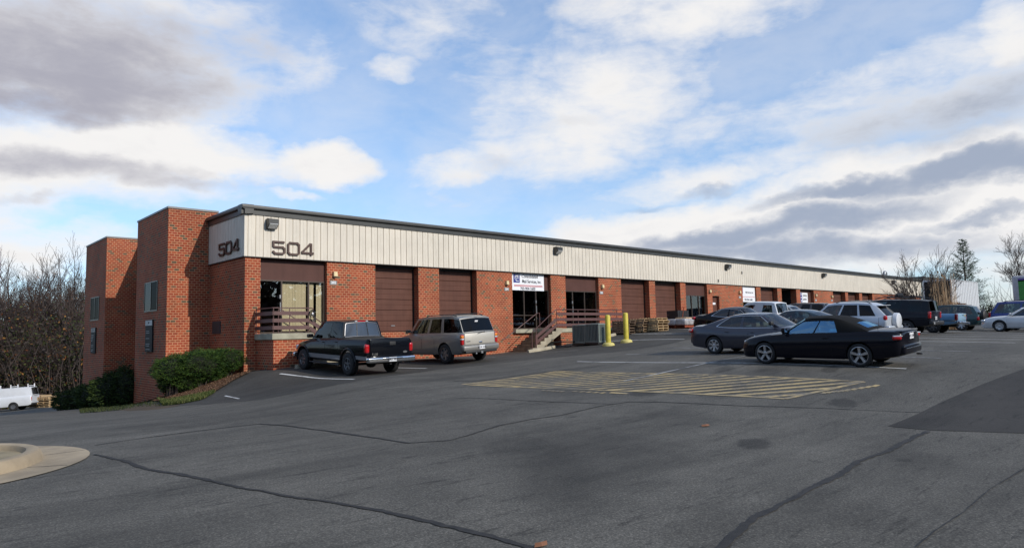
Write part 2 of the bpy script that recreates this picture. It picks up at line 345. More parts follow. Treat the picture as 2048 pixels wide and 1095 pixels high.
WPAINT = mat_worn('white_road_paint', (.62, .62, .60), (.10, .10, .10), .62)
WPAINT2 = mat_worn('faded_white_road_paint', (.40, .40, .39), (.10, .10, .10), .50)
YPAINT = mat_worn('yellow_road_paint', (.45, .335, .155), (.16, .143, .11), .50, 6)
CONC = simple('concrete', (.36, .315, .23), .85, var=.22, scale=2.2, bump=.35)
CONC2 = simple('kerb_concrete', (.34, .27, .18), .85, var=.25, scale=1.8, bump=.4)
SLAB = simple('landing_concrete', (.33, .31, .23), .85, var=.22, scale=2.6, bump=.3)
SIDING = simple('cream_siding', (.64, .58, .485), .5, var=.07, scale=.8, streak=.10)
COPING = simple('dark_bronze_metal', (.055, .055, .052), .45, .3, .1, 2)
COPING2 = simple('grey_metal_coping', (.16, .155, .15), .5, .3, .1, 2)
ROOFM = simple('roof_membrane', (.2, .2, .2), .9)
BROWN = simple('brown_door_paint', (.110, .048, .034), .6, var=.12, scale=1.5, spec=.2, streak=.16)
BROWN2 = simple('brown_panel', (.088, .040, .032), .6, var=.09, scale=1.5, spec=.2, streak=.08)
RAILM = simple('brown_rail_paint', (.105, .05, .045), .5, var=.12, scale=4)
FRAMEM = simple('bronze_window_frame', (.075, .055, .043), .4, .4, .08)
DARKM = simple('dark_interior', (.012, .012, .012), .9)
ROOMM = simple('room_wall', (.16, .14, .11), .9)
BLIND = simple('beige_blinds', (.80, .70, .48), .8, var=.05, scale=30)
OGLASS = glass('office_glass', (.94, .94, .92), .95, 0, .04)
DGLASS = glass('unreflecting_tower_glass', (.03, .03, .035), .10, 0, .0)  # copy of the tower glass with the sky reflection taken out by material
TGLASS = glass('tower_glass', (.10, .11, .13), .32, 0, .0)
LBROWN = simple('letter_brown', (.060, .026, .018), .5)
BEIGE = simple('lamp_beige', (.62, .50, .27), .5)
LENS = simple('lamp_lens', (.55, .56, .55), .15, var=.2, scale=20)
BLACKM = simple('black_metal', (.012, .012, .012), .45)
GREYM = simple('grey_metal', (.30, .31, .32), .4, .5)
WHITEM = simple('white_enamel', (.78, .78, .78), .4, var=.05)
PLAQ = simple('plaque_grey', (.20, .20, .19), .5)
SIGNW = simple('sign_white', (.80, .81, .84), .45, var=.03)
SIGNB = simple('sign_blue', (.02, .035, .22), .45)
SIGNR = simple('sign_red', (.45, .03, .04), .45)
INK = simple('sign_ink', (.03, .03, .045), .5)
MULCH = mat_foliage('mulch', (.055, .028, .016), (.16, .095, .058), (.10, .055, .032), 14, .9)
GRASSM = mat_foliage('grass_blades', (.035, .055, .012), (.15, .15, .05), (.06, .09, .02), 2)
DKG = mat_foliage('shade_toned_blades', (.015, .028, .008), (.06, .07, .02), None, 2)  # blade greens darkened to carry the shade on the verge
DIRT = simple('leaf_litter_ground', (.06, .04, .022), .95, var=.5, scale=.6, bump=.4)

# ================================================================ GROUND
def axis(segs):
    out = []
    for a, b, s in segs: out += list(np.arange(a, b, s))
    return np.array(out + [segs[-1][1]])
def sheet(name, xs, ys, dz, mat, mask=None):
    X, Y = np.meshgrid(xs, ys, indexing='ij'); Z = garr(X, Y) + dz
    nx, ny = X.shape; vs = np.stack([X.ravel(), Y.ravel(), Z.ravel()], 1); fs = []
    for i in range(nx - 1):
        for j in range(ny - 1):
            if mask is None or mask(.5 * (xs[i] + xs[i + 1]), .5 * (ys[j] + ys[j + 1])):
                fs.append((i * ny + j, (i + 1) * ny + j, (i + 1) * ny + j + 1, i * ny + j + 1))
    me = bpy.data.meshes.new(name); me.from_pydata(vs.tolist(), [], fs); me.materials.append(mat)
    me.polygons.foreach_set('use_smooth', [True] * len(me.polygons))
    bm = bmesh.new(); bm.from_mesh(me); bmesh.ops.delete(bm, geom=[v for v in bm.verts if not v.link_faces], context='VERTS'); bm.to_mesh(me); bm.free(); me.update()
    o = bpy.data.objects.new(name, me); COL.objects.link(o); return tag(o, kind='structure')
sheet('ground', axis([(-900, -100, 100), (-100, -60, 10), (-60, 130, 2.5), (130, 200, 10), (200, 1400, 100)]), axis([(-500, -100, 100), (-100, 110, 2.5), (110, 200, 10), (200, 1300, 100)]), -.06, DIRT)
sheet('parking_lot', axis([(-40, -14, 1.3), (-14, 40, .5), (40, 80, 1.5)]), axis([(-60, -30, 1.5), (-30, 22, .5), (22, 52, 1.5)]), 0, ASPH,
      lambda x, y: not (x > .6 and y > 1) and (y < 50) and x < 78)

def drape(name, pts, dz, mat, kind='structure', cell=.45, into=None):
    """fill a ground polygon (world x,y) with a fine sheet that follows the ground"""
    bm = bmesh.new(); vs = [bm.verts.new((p[0], p[1], 0)) for p in pts]; f = bm.faces.new(vs)
    x0, x1 = min(p[0] for p in pts), max(p[0] for p in pts); y0, y1 = min(p[1] for p in pts), max(p[1] for p in pts)
    for a, b, n in ((x0, x1, Vector((1, 0, 0))), (y0, y1, Vector((0, 1, 0)))):
        k = a + cell
        while k < b:
            bmesh.ops.bisect_plane(bm, geom=bm.verts[:] + bm.edges[:] + bm.faces[:], plane_co=n * k, plane_no=n, dist=1e-5); k += cell
    bmesh.ops.triangulate(bm, faces=bm.faces[:])
    P = np.array([v.co[:] for v in bm.verts]); Z = garr(P[:, 0], P[:, 1]) + dz
    bm.verts.index_update()
    for v, z in zip(bm.verts, Z): v.co.z = z
    bmesh.ops.recalc_face_normals(bm, faces=bm.faces[:])
    if sum(f.normal.z for f in bm.faces) < 0: bmesh.ops.reverse_faces(bm, faces=bm.faces[:])
    bm.verts.index_update()
    if into is not None:
        into.add([v.co[:] for v in bm.verts], [[v.index for v in f.verts] for f in bm.faces]); bm.free(); return
    me = bpy.data.meshes.new(name); bm.to_mesh(me); bm.free(); me.materials.append(mat)
    me.polygons.foreach_set('use_smooth', [True] * len(me.polygons))
    o = bpy.data.objects.new(name, me); COL.objects.link(o); return tag(o, kind=kind)
def gpx(lst): return [tuple(on_ground(*p)[:2]) for p in lst]
def stripe(mb, pts, w, dz=.008, jitter=0, seed=1):
    """ribbon along world polyline that follows the ground; jitter gives ragged sealant edges"""
    rnd = random.Random(seed); P = [Vector((p[0], p[1])) for p in pts]; out = []; step = .07 if jitter else .25
    for a, b in zip(P[:-1], P[1:]):
        n = max(1, int((b - a).length / step))
        for k in range(n): out.append(a + (b - a) * (k / n))
    out.append(P[-1]); L_, R_ = [], []; ww = 1.0; off = 0.0; h1 = h2 = 0.0
    for i, p in enumerate(out):
        d = (out[min(i + 1, len(out) - 1)] - out[max(i - 1, 0)]).normalized(); nn = Vector((-d.y, d.x)); h1 = h2 = w / 2
        if jitter:
            ww = min(max(ww + rnd.gauss(0, .10), .35), 1.5); off += rnd.gauss(0, .10) * w - off * .04
            h1 = w * .5 * ww * (1 + rnd.uniform(-.35, .35)) - off; h2 = w * .5 * ww * (1 + rnd.uniform(-.35, .35)) + off
        L_.append(p - nn * h1); R_.append(p + nn * h2)
    q = np.array([tuple(v) for v in L_ + R_]); z = garr(q[:, 0], q[:, 1]) + dz; n = len(L_)
    mb.grid([[(q[i][0], q[i][1], z[i]), (q[n + i][0], q[n + i][1], z[n + i])] for i in range(n)])
# apron of darker asphalt along the stalls
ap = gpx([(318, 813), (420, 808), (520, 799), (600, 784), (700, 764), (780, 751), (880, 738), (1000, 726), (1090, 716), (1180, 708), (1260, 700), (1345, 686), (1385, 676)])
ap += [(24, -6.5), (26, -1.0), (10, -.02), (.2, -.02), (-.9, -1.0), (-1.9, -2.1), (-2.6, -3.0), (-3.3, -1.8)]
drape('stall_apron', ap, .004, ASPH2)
drape('asphalt_patch', gpx([(1775, 852), (1860, 860), (2047, 866), (2200, 872), (2300, 700), (2047, 738), (1960, 770), (1880, 805)]), .005, ASPH3)
sm = MB()
for i, (pl, w) in enumerate([([(190, 908), (240, 920), (300, 938), (360, 948), (480, 975), (540, 985), (600, 996), (680, 1006), (760, 1020), (840, 1040), (900, 1055), (980, 1072), (1060, 1095), (1140, 1120)], .048),
               ([(190, 890), (270, 878), (360, 866), (440, 856), (520, 847)], .03), ([(520, 847), (580, 851), (700, 868), (760, 877), (815, 886)], .06), ([(815, 886), (900, 880), (998, 850), (1060, 838), (1120, 830), (1200, 812), (1261, 803), (1330, 804), (1400, 807), (1480, 811), (1560, 813), (1670, 817), (1840, 824)], .035),
               ([(905, 761), (950, 762), (1030, 751), (1110, 742), (1210, 730), (1300, 722), (1400, 712)], .04), ([(905, 795), (960, 796), (1100, 803), (1230, 808)], .03),
               ([(1410, 1120), (1500, 1043), (1560, 1010), (1629, 975), (1680, 950), (1722, 923), (1790, 895), (1833, 871), (1855, 862)], .055),
               ([(1833, 1093), (1870, 1062), (1925, 1026), (1981, 978), (2048, 938), (2080, 925)], .015), ([(1100, 742), (1170, 745), (1290, 765), (1400, 755), (1540, 718)], .02)]):
    stripe(sm, gpx(pl), w, .007, .5, i)
tag(sm.build('crack_sealer', SEAL, recalc=False), kind='structure')
wm = MB(); wf = MB()
stripe(wm, gpx([(560, 747), (612, 753), (660, 757), (708, 758)]), .11)
stripe(wm, [(4.15, -3.3), (4.2, -6.0)], .11)
stripe(wm, gpx([(450, 791), (478, 797)]), .06)
stripe(wf, [(8.3, -1.6), (8.3, -5.1)], .10)
stripe(wf, [(12.5, -2.8), (12.4, -6.0)], .09)
for x in (17.0, 19.7, 22.4): stripe(wm, [(x, -3.0), (x, -8.4)], .10)
for x in (7.6, 10.35, 13.1, 15.85, 18.6, 21.35, 24.1, 26.85, 29.6, 32.35, 35.1):
    stripe(wm if x < 9 or x > 17 else wf, [(x, -10.2), (x, -20.6)], .10)
stripe(wf, [(3.6, -15.35), (14, -15.35), (40, -15.35)], .09)
tag(wm.build('stall_markings', WPAINT, recalc=False), kind='structure')
tag(wf.build('faded_stall_markings', WPAINT2, recalc=False), kind='structure')
# yellow hatched box
ym = MB(); c = [np.array(on_ground(*p)[:2]) for p in ((925, 768), (1570, 797), (1727, 763), (1115, 742))]
for a, b in ((0, 1), (1, 2), (2, 3), (3, 0)): stripe(ym, [c[a], c[b]], .13 if a < 2 else .10)
from mathutils.geometry import intersect_line_line_2d
dd = np.array(on_ground(1560, 752)[:2]) - np.array(on_ground(1200, 781)[:2]); dd /= np.linalg.norm(dd); nn = np.array([-dd[1], dd[0]])
ks = [(p - c[0]) @ nn for p in c]; k = min(ks) + .34
while k < max(ks) - .1:
    a = c[0] + nn * k - dd * 60; b = c[0] + nn * k + dd * 60; hit = []
    for i in range(4):
        q = intersect_line_line_2d(Vector(a), Vector(b), Vector(c[i]), Vector(c[(i + 1) % 4]))
        if q and (not hit or (q - hit[0]).length > .05): hit.append(q)
    if len(hit) == 2: stripe(ym, hit, .17, .0065)
    k += .40
# short worn dashes of an old lettering beside the box
rnd = random.Random(4)
for (x0, y0, x1, y1) in ((1085, 781, 1130, 784), (1145, 783, 1215, 787), (1222, 786, 1255, 788), (1645, 787, 1690, 782), (1690, 782, 1760, 771)):
    n = 5
    for q in range(n):
        a = on_ground(x0 + (x1 - x0) * q / n, y0 + (y1 - y0) * q / n); b = on_ground(x0 + (x1 - x0) * (q + .7) / n, y0 + (y1 - y0) * (q + .7) / n - 2.2)
        stripe(ym, [a[:2], b[:2]], .10)
tag(ym.build('yellow_hatching', YPAINT, recalc=False), kind='structure')

# kerbed island at lower left
ic = (-10.05, -14.25)
def capsule(r, n=28, x_left=-17):
    pts = [(ic[0] + r * math.cos(a), ic[1] + r * math.sin(a)) for a in np.linspace(-PI / 2, PI / 2, n)]
    return [(x_left, ic[1] - r)] + pts + [(x_left, ic[1] + r)]
drape('concrete_gutter', capsule(2.15), .012, CONC2)
kb = MB(); prof = [(1.60, -.02), (1.585, .05), (1.56, .11), (1.53, .14), (1.49, .152), (1.42, .152), (1.39, .14), (1.375, .11), (1.37, -.02)]
rows = []
for (r, h) in prof:
    rows.append([(x, y, g(x, y) + h + .012) for x, y in capsule(r)])
kb.grid(rows); tag(kb.build('kerb', CONC2, smooth=28), kind='structure')
drape('island_paving', capsule(1.38), .075, simple('island_soil', (.27, .22, .135), .95, var=.3, scale=3, bump=.5), cell=.3)

jm = MB()
for a in np.linspace(-1.3, 1.3, 5): stripe(jm, [(ic[0] + r_ * math.cos(a), ic[1] + r_ * math.sin(a)) for r_ in (1.62, 2.12)], .014, .016)
for x_ in (-11.5, -13): stripe(jm, [(x_, ic[1] - 1.62), (x_, ic[1] - 2.12)], .014, .016)
tag(jm.build('concrete_joints', SEAL, recalc=False), kind='structure')
# planted bank by the end wall: mulch and grass edge
bank = [(-.05, .0), (-.05, -.75), (-.9, -1.35), (-1.7, -2.15), (-2.35, -2.75), (-2.75, -2.3), (-3.0, -.9), (-2.9, .8), (-2.5, 3.2), (-1.72, 5), (-1.72, 3.9), (-.05, 3.85)]
drape('mulch_bed', bank, .05, MULCH, cell=.25)
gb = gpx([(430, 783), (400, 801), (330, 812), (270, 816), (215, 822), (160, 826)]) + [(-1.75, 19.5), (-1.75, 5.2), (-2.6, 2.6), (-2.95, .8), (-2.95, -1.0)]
drape('grass_verge', gb, .012, simple('shade_toned_soil', (.020, .022, .012), .95, var=.6, scale=4), cell=.3)  # soil colour darkened to stand for shade along the tower foot
def blades(name, poly, n, hmin, hmax, mat, seed, dz=.03, w=.012):
    from mathutils.geometry import intersect_point_quad_2d
    rnd = random.Random(seed); mb = MB()
    xs = [p[0] for p in poly]; ys = [p[1] for p in poly]
    def inside(x, y):
        c = False; j = len(poly) - 1
        for i in range(len(poly)):
            if (poly[i][1] > y) != (poly[j][1] > y) and x < (poly[j][0] - poly[i][0]) * (y - poly[i][1]) / (poly[j][1] - poly[i][1]) + poly[i][0]: c = not c
            j = i
        return c
    P = []
    while len(P) < n:
        x, y = rnd.uniform(min(xs), max(xs)), rnd.uniform(min(ys), max(ys))
        if inside(x, y): P.append((x, y))
    A = np.array(P); Z = garr(A[:, 0], A[:, 1]) + dz
    for (x, y), z in zip(P, Z):
        a = rnd.uniform(0, 2 * PI); h = rnd.uniform(hmin, hmax); l = rnd.uniform(.1, .8) * h; b = a + rnd.uniform(-.6, .6)
        mb.add([(x - w * math.sin(a), y + w * math.cos(a), z), (x + w * math.sin(a), y - w * math.cos(a), z), (x + l * math.cos(b), y + l * math.sin(b), z + h)], [(0, 1, 2)])
    return tag(mb.build(name, mat, recalc=False), kind='stuff')
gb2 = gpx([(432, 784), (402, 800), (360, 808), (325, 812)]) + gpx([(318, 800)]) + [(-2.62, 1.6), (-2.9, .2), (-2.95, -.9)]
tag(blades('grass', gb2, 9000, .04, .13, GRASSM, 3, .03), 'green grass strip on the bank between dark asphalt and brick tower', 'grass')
tag(blades('mulch_chips', bank, 12000, .0, .05, MULCH, 8, .05, .02), 'reddish brown bark mulch under the round green shrub', 'mulch')
tag(blades('weeds', gb, 5000, .02, .09, DKG, 13, .01), 'dark sparse weeds along the foot of the brick towers', 'weeds')

# ================================================================ BUILDING
FF, ZB, ZT, ZR = 1.43, 4.41, 6.11, 6.45
bld = thing('warehouse_building', 'long single storey brick warehouse with cream ribbed metal fascia and brown roller doors', 'building')
XE = 79.4
# (x0, x1, kind, reveal depth)
OP = [(.61, 3.45, 'office', .24), (5.78, 8.09, 'dock', .42), (9.28, 11.62, 'dock', .42), (14.04, 16.95, 'office', .24), (18.15, 21.03, 'office', .24), (23.16, 26.05, 'door', .42),
      (26.70, 29.58, 'door', .42), (30.23, 32.94, 'office', .24), (37.95, 40.07, 'office', .24), (40.78, 43.58, 'door', .42), (44.30, 47.0, 'bay', 3.0), (47.74, 50.41, 'office', .3),
      (54.51, 57.32, 'door', .42), (57.97, 60.74, 'door', .42), (61.44, 64.16, 'door', .42), (70.6, 73.4, 'office', .3), (74.1, 76.8, 'door', .42)]
wall = MB(); TH = .5; ZL = -3.2
x = 0.0
for (a, b, k, r) in OP:
    if k == 'office' and a > 30 and a < 36:
        pass
    wall.box(x, a, 0, TH, ZL, ZB)
    wall.box(a, b, 0, TH, ZL, FF - .02)
    x = b
    if abs(b - 32.94) < .01:       # wall with the small steel door
        wall.box(x, 33.62, 0, TH, ZL, ZB); wall.box(33.62, 34.53, 0, TH, 3.55, ZB); wall.box(33.62, 34.53, 0, TH, ZL, FF - .02); x = 34.53
wall.box(x, XE, 0, TH, ZL, ZB)
wall.box(0, .4, TH, 20.5, ZL, ZB)         # end wall
wall.box(XE - .4, XE, TH, 20.5, ZL, ZB)
wall.box(.4, XE - .4, 20.1, 20.5, ZL, ZB)
wall.build('brick_wall', BRICK, bld)
# towers
tw = []
for (y0, y1) in ((3.87, 8.46), (14.34, 19.2)):
    t = MB(); t.box(-1.68, -.001, y0, y1, -3.6, 6.72); t.box(-.001, .31, y0, y1, 6.2, 6.72)
    w = t.build('stair_tower', BRICK, bld, label='brick tower with grey metal cap projecting from the end wall'); tw.append(w)
    c = MB(); c.box(-1.71, .34, y0 - .03, y1 + .03, 6.72, 6.80); c.build('coping', COPING2, w)
# fascia: ribbed metal sheet
def ribbed(mb, p0, dirv, nrm, length, z0, z1, period=.305, gw=.032, gd=.034):
    p0, dirv, nrm = Vector(p0), Vector(dirv), Vector(nrm); u = 0; pr = []
    first = .12
    pr.append((0, 0)); u = first
    while u < length - gw:
        pr += [(u, 0), (u + gw * .25, -gd), (u + gw * .75, -gd), (u + gw, 0)]; 
        mid = u + gw + (period - gw) / 2
        if mid + .02 < length: pr += [(mid - .012, 0), (mid, .006), (mid + .012, 0)]
        u += period
    pr.append((length, 0)); pr = sorted(pr, key=lambda q: q[0])
    rows = [[p0 + dirv * a + nrm * d + Vector((0, 0, z)) for a, d in pr] for z in (z0, z1)]
    mb.grid(rows)
fa = MB(); OVH = .06
ribbed(fa, (-OVH, -OVH, 0), (1, 0, 0), (0, -1, 0), XE + 2 * OVH, ZB + .02, ZT)
ribbed(fa, (-OVH, -OVH + .0, 0), (0, 1, 0), (-1, 0, 0), 3.90, ZB + .02, ZT)
ribbed(fa, (-OVH, 8.49, 0), (0, 1, 0), (-1, 0, 0), 5.82, ZB + .02, ZT)
fa.build('metal_fascia', SIDING, bld, recalc=False)
fb = MB(); fb.box(-.02, XE, -.02, .3, ZB - .001, ZT); fb.box(-.02, .3, .3, 3.86, ZB - .001, ZT); fb.box(-.02, .3, 8.47, 14.33, ZB - .001, ZT)
fb.box(-.075, XE + .075, -.075, -.045, ZB, ZB + .03); fb.box(-.075, -.045, -.045, 3.86, ZB, ZB + .03)
fb.build('fascia_backing', simple('fascia_trim', (.05, .045, .04), .6), bld)
cp = MB()
pr = [(0, ZT - .03), (.10, ZT - .03), (.10, ZT + .15), (.13, ZT + .165), (.20, ZT + .19), (.215, ZT + .27), (.19, ZT + .33), (.10, ZR), (-.25, ZR), (-.25, ZT)]
def run(y0, y1):
    cp.prism(pr, y1 - y0, lambda u, v, w: (-u, y0 + w, v))
cp.prism(pr, XE + .2, lambda u, v, w: (-.2 + w, -u, v))
run(-.19, 3.86); run(8.47, 14.33)
cp.build('roof_gutter', COPING, bld, smooth=40)
rf = MB(); rf.box(.2, XE - .1, .2, 20.4, ZT, ZT + .12); rf.box(.31, XE, 20.3, 20.5, ZT, ZR); rf.build('roof', ROOFM, bld)
fl = MB(); fl.box(.4, XE - .4, .5, 20.1, FF - .2, FF); fl.box(.4, XE - .4, 6, 6.1, FF, ZB + .2)
fl.box(.4, XE - .4, .5, 6, ZB - .05, ZB); fl.build('interior_floor', ROOMM, bld)

# roller doors
def roller(a, b, r, z0, name='roller_door', lab=None):
    m = MB(); n = 6; h = (ZB - .08 - z0) / n
    for i in range(n):
        zz = z0 + i * h
        m.prism([(0, zz + .012), (.012, zz + .03), (.012, zz + h * .5 - .02), (.004, zz + h * .5 - .008), (.004, zz + h * .5 + .008), (.012, zz + h * .5 + .02), (.012, zz + h - .02), (0, zz + h), (-.05, zz + h), (-.05, zz + .012)], b - a - .12, lambda u, v, w: (a + .06 + w, r - u, v))
    d = m.build(name, BROWN, bld, smooth=30, label=lab)
    q = MB(); q.box(a, a + .07, r - .05, r + .02, z0 - .02, ZB); q.box(b - .07, b, r - .05, r + .02, z0 - .02, ZB); q.box(a + .07, b - .07, r - .12, r + .1, ZB - .09, ZB)
    q.box(a, b, r, .52, z0 - .02, z0 - .001)
    q.build('door_frame', BLACKM, d)
    hd = MB(); hd.box((a + b) / 2 - .1, (a + b) / 2 + .1, r - .035, r - .012, z0 + .25, z0 + .29); hd.build('handle', GREYM, d)
for (a, b, k, r) in OP:
    if k in ('dock', 'door'): roller(a, b, r, FF)
def office(a, b, r, door, glass_top=3.52, style=0):
    """brown header panel over storefront glazing with a glass door"""
    pn = MB(); pn.box(a, b, r - .03, r + .06, glass_top + .05, ZB - .06); pn.box(a, b, r - .0, r + .12, ZB - .06, ZB)
    pn.build('header_panel', BROWN2, bld)
    z0 = FF; fw = .06; xs = door; frm = MB()
    frm.box(a, b, r - .06, r + .03, glass_top, glass_top + .05)
    frm.box(a, b, r - .06, r + .03, z0, z0 + .07)
    for xx in xs: frm.box(xx - fw / 2, xx + fw / 2, r - .06, r + .03, z0 + .07, glass_top)
    f = frm.build('storefront_frame', FRAMEM, bld)
    for i in range(len(xs) - 1):
        w = MB(); w.box(xs[i] + fw / 2, xs[i + 1] - fw / 2, r - .012, r - .004, z0 + .07, glass_top); w.build('window_pane', OGLASS, f)
    return f
f1 = office(.61, 3.45, .24, [.64, 1.56, 2.72, 3.42])
f2 = office(14.04, 16.95, .24, [14.07, 15.05, 15.95, 16.92])
f3 = office(18.15, 21.03, .24, [18.18, 18.92, 19.95, 20.99])
f4 = office(30.23, 32.94, .24, [30.26, 31.2, 32.1, 32.91])
f5 = office(37.95, 40.07, .24, [37.98, 38.7, 40.04], 3.2)
f6 = office(47.74, 50.41, .3, [47.77, 48.6, 49.5, 50.38], 3.0)
f7 = office(70.6, 73.4, .3, [70.63, 71.6, 72.5, 73.37])
# door handles and mid rails
for (x, f) in ((1.50, f1), (15.93, f2), (18.86, f3)):
    q = MB(); q.box(x - .04, x - .01, .10, .13, FF + .85, FF + 1.25); q.box(x - .05, x - .0, .12, .18, FF + 1.4, FF + 1.55); q.build('door_handle', GREYM, f)
q = MB()
for (a, b) in ((14.10, 15.02), (15.08, 15.92)): q.box(a, b, .19, .235, FF + .72, FF + .76)
q.build('mid_rail', FRAMEM, f2)
# vertical blinds in the first office, a curtain piece in the third
bl = MB()
for (a, b) in ((1.60, 2.12), (2.17, 2.68), (2.76, 3.02), (3.13, 3.40)):
    x = a
    while x < b - .02: bl.box(x, x + .055, .33 + .01 * (int(x * 30) % 2), .335 + .01 * (int(x * 30) % 2), FF + .1, 3.5); x += .062
bl.build('vertical_blinds', BLIND, f1)
bl = MB()
x = 19.98
while x < 20.75: bl.box(x, x + .055, .33 + .01 * (int(x * 30) % 2), .338 + .01 * (int(x * 30) % 2), FF + .8, 3.5); x += .06
bl.build('curtain', BLIND, f3)
# notice and cable reel seen at the first office
# steel side door
sd = MB(); sd.box(33.62, 34.53, .2, .25, FF, 3.55); s_ = sd.build('steel_door', BROWN, bld)
q = MB(); q.box(33.85, 34.3, .185, .199, 2.95, 3.1); q.build('notice', SIGNW, s_)
# open bay interior darkness
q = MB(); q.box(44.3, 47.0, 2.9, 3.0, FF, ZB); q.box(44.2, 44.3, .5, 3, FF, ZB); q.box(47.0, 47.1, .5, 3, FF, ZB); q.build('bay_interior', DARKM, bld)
# vent grille on end wall
p = on_x(426.1, 642.5, 0); p2_ = on_x(441.6, 666.7, 0)
q = MB(); ya, yb, za, zb_ = p2_[1], p[1], p2_[2], p[2]
q.box(-.03, .0, ya, yb, za, zb_)
for i in range(6): q.box(-.045, -.03, ya + .02, yb - .02, za + .03 + i * (zb_ - za - .06) / 6, za + .03 + (i + .55) * (zb_ - za - .06) / 6)
q.build('vent_grille', simple('vent_metal', (.05, .045, .045), .6), bld)
# tower windows + directory boards
for i, (ya, yb, za, zb_, sya, syb, sza, szb) in enumerate(((5.15, 7.0, 2.57, 3.77, 5.6, 6.64, .79, 2.16), (15.67, 17.57, 2.48, 3.67, 16.1, 17.12, .66, 2.04))):
    X = -1.68
    q = MB()
    for (a, b, c_, d_) in ((ya, yb, za - .05, za), (ya, yb, zb_, zb_ + .04), (ya - .04, ya, za - .05, zb_ + .04), (yb, yb + .04, za - .05, zb_ + .04), ((ya + yb) / 2 - .03, (ya + yb) / 2 + .03, za, zb_)):
        q.box(X - .03, X + .01, a, b, c_, d_)
    w = q.build('window', FRAMEM, tw[i]); q = MB(); q.box(X - .015, X - .002, (ya + yb) / 2, yb, za, zb_); q.build('pane', TGLASS if i == 0 else DGLASS, w); q = MB(); q.box(X - .015, X - .002, ya, (ya + yb) / 2, za, zb_); q.build('pane', DGLASS, w)
    sg = tag(thing('directory_board', ['black tenant directory board with white header on the nearer brick tower', 'black tenant directory board with white header on the farther brick tower'][i], 'sign board', (X, sya, sza), 0), group='tenant directories')
    q = MB(); q.box(-.06, -.0, 0, syb - sya, 0, szb - sza); q.build('board', simple('board_black%d' % i, (.012, .012, .014), .6, spec=.15), sg)
    q = MB(); q.box(-.068, -.061, .02, syb - sya - .02, szb - sza - .24, szb - sza - .02); q.build('header', PLAQ if i else simple('board_header', (.42, .42, .41), .5), sg)
    q = MB(); rr = random.Random(5 + i)
    for k in ([2, 3, 6, 9, 10, 12] if i == 0 else [1, 2, 3, 4, 5, 8, 9, 11, 12]):
        zz = szb - sza - .34 - k * .078; l = rr.uniform(.25, .62); q.box(-.066, -.061, .98 - .06 - l, .98 - .06 - 0, zz, zz + .022)
    q.build('tenant_lines', simple('board_text%d' % i, (.30, .30, .30), .5), sg)
    text('suite_number', ['504', '504'][i], .13, INK, sg, T(-.072, (syb - sya) / 2, szb - sza - .13) @ LEFTW, .002)
# gooseneck vent on the roof
gn = thing('roof_vent', 'galvanised gooseneck vent pipe rising behind the roof edge', 'vent pipe', (on_y(1772, 548, 3)[0], 3, ZT + .12))
q = MB(); pts = [(0, 0, 0), (0, 0, .9)] + [(-.28 + .28 * math.cos(a), 0, .9 + .28 * math.sin(a)) for a in np.linspace(.3, PI, 8)] + [(-.56, 0, .78)]
q.tube(pts, .16, 12); q.build('pipe', GREYM, gn, smooth=40)
q = MB(); q.lathe([(.26, 0), (.26, .05), (.17, .12)], n=12); q.build('flashing', GREYM, gn, smooth=40)
# small pieces on the fascia
for (px, py) in ((1437, 561), (1484, 545)):
    p = on_y(px, py, -.09); q = MB(); q.box(-.05, .05, 0, .06, -.1, .1); o = q.build('conduit_box', simple('conduit_grey', (.2, .19, .17), .5), bld); o.location = (p[0], -.12, p[2])

# 504 numbers (built from strokes, wide squared letterforms)
def digit(mb, ch, x0, w, h, t, F):
    """strokes as polylines in unit box"""
    r = .16
    P = {'5': [[(1, 1), (.0, 1), (.0, .56)], [(.0, .56), (1 - r, .56), (1, .56 - r * .8), (1, r * .8), (1 - r, 0), (r, 0), (0, r * .8), (0, .2)]],
         '0': [[(r, 0), (1 - r, 0), (1, r), (1, 1 - r), (1 - r, 1), (r, 1), (0, 1 - r), (0, r), (r, 0)]],
         '4': [[(1.06, .2), (-.02, .2), (-.02, .28), (.70, 1.0), (.80, 1.0), (.80, -.02)]]}[ch]
    for pl in P:
        pts = [Vector((x0 + p[0] * w, p[1] * h)) for p in pl]
        for i in range(len(pts) - 1):
            d = (pts[i + 1] - pts[i]).normalized(); n_ = Vector((-d.y, d.x)) * t / 2
            a = pts[i] - d * t * .42 * (i > 0 or ch == '0'); b = pts[i + 1] + d * t * .42 * (i < len(pts) - 2 or ch == '0')
            mb.prism([tuple(a - n_), tuple(b - n_), tuple(b + n_), tuple(a + n_)], .05 + .0007 * i, F)
def number504(name, label, F, W_, H, t, origin):
    root = thing(name, label, 'numbers', origin); w = W_ * .27; gap = W_ * .095
    for i, ch in enumerate('504'):
        m = MB(); digit(m, ch, i * (w + gap), w, H, t, F); m.build('digit', LBROWN, root)
    return root
a = on_y(546.5, 506, -.09); b = on_y(624, 481, -.09)
number504('building_number', 'large brown number 504 on the sunlit front fascia', lambda u, v, w: (u, -w, v), b[0] - a[0] + .05, .46, .078, (a[0], -.075, a[2] + .0))
p = on_x(440.5, 500, -.06); p_ = on_x(478, 500, -.06)
number504('building_number', 'smaller brown number 504 on the shaded end fascia', lambda u, v, w: (-w, -u, v), (p[1] - p_[1]) + .05, .44, .078, (-.075, p[1], on_x(441, 511, -.06)[2]))

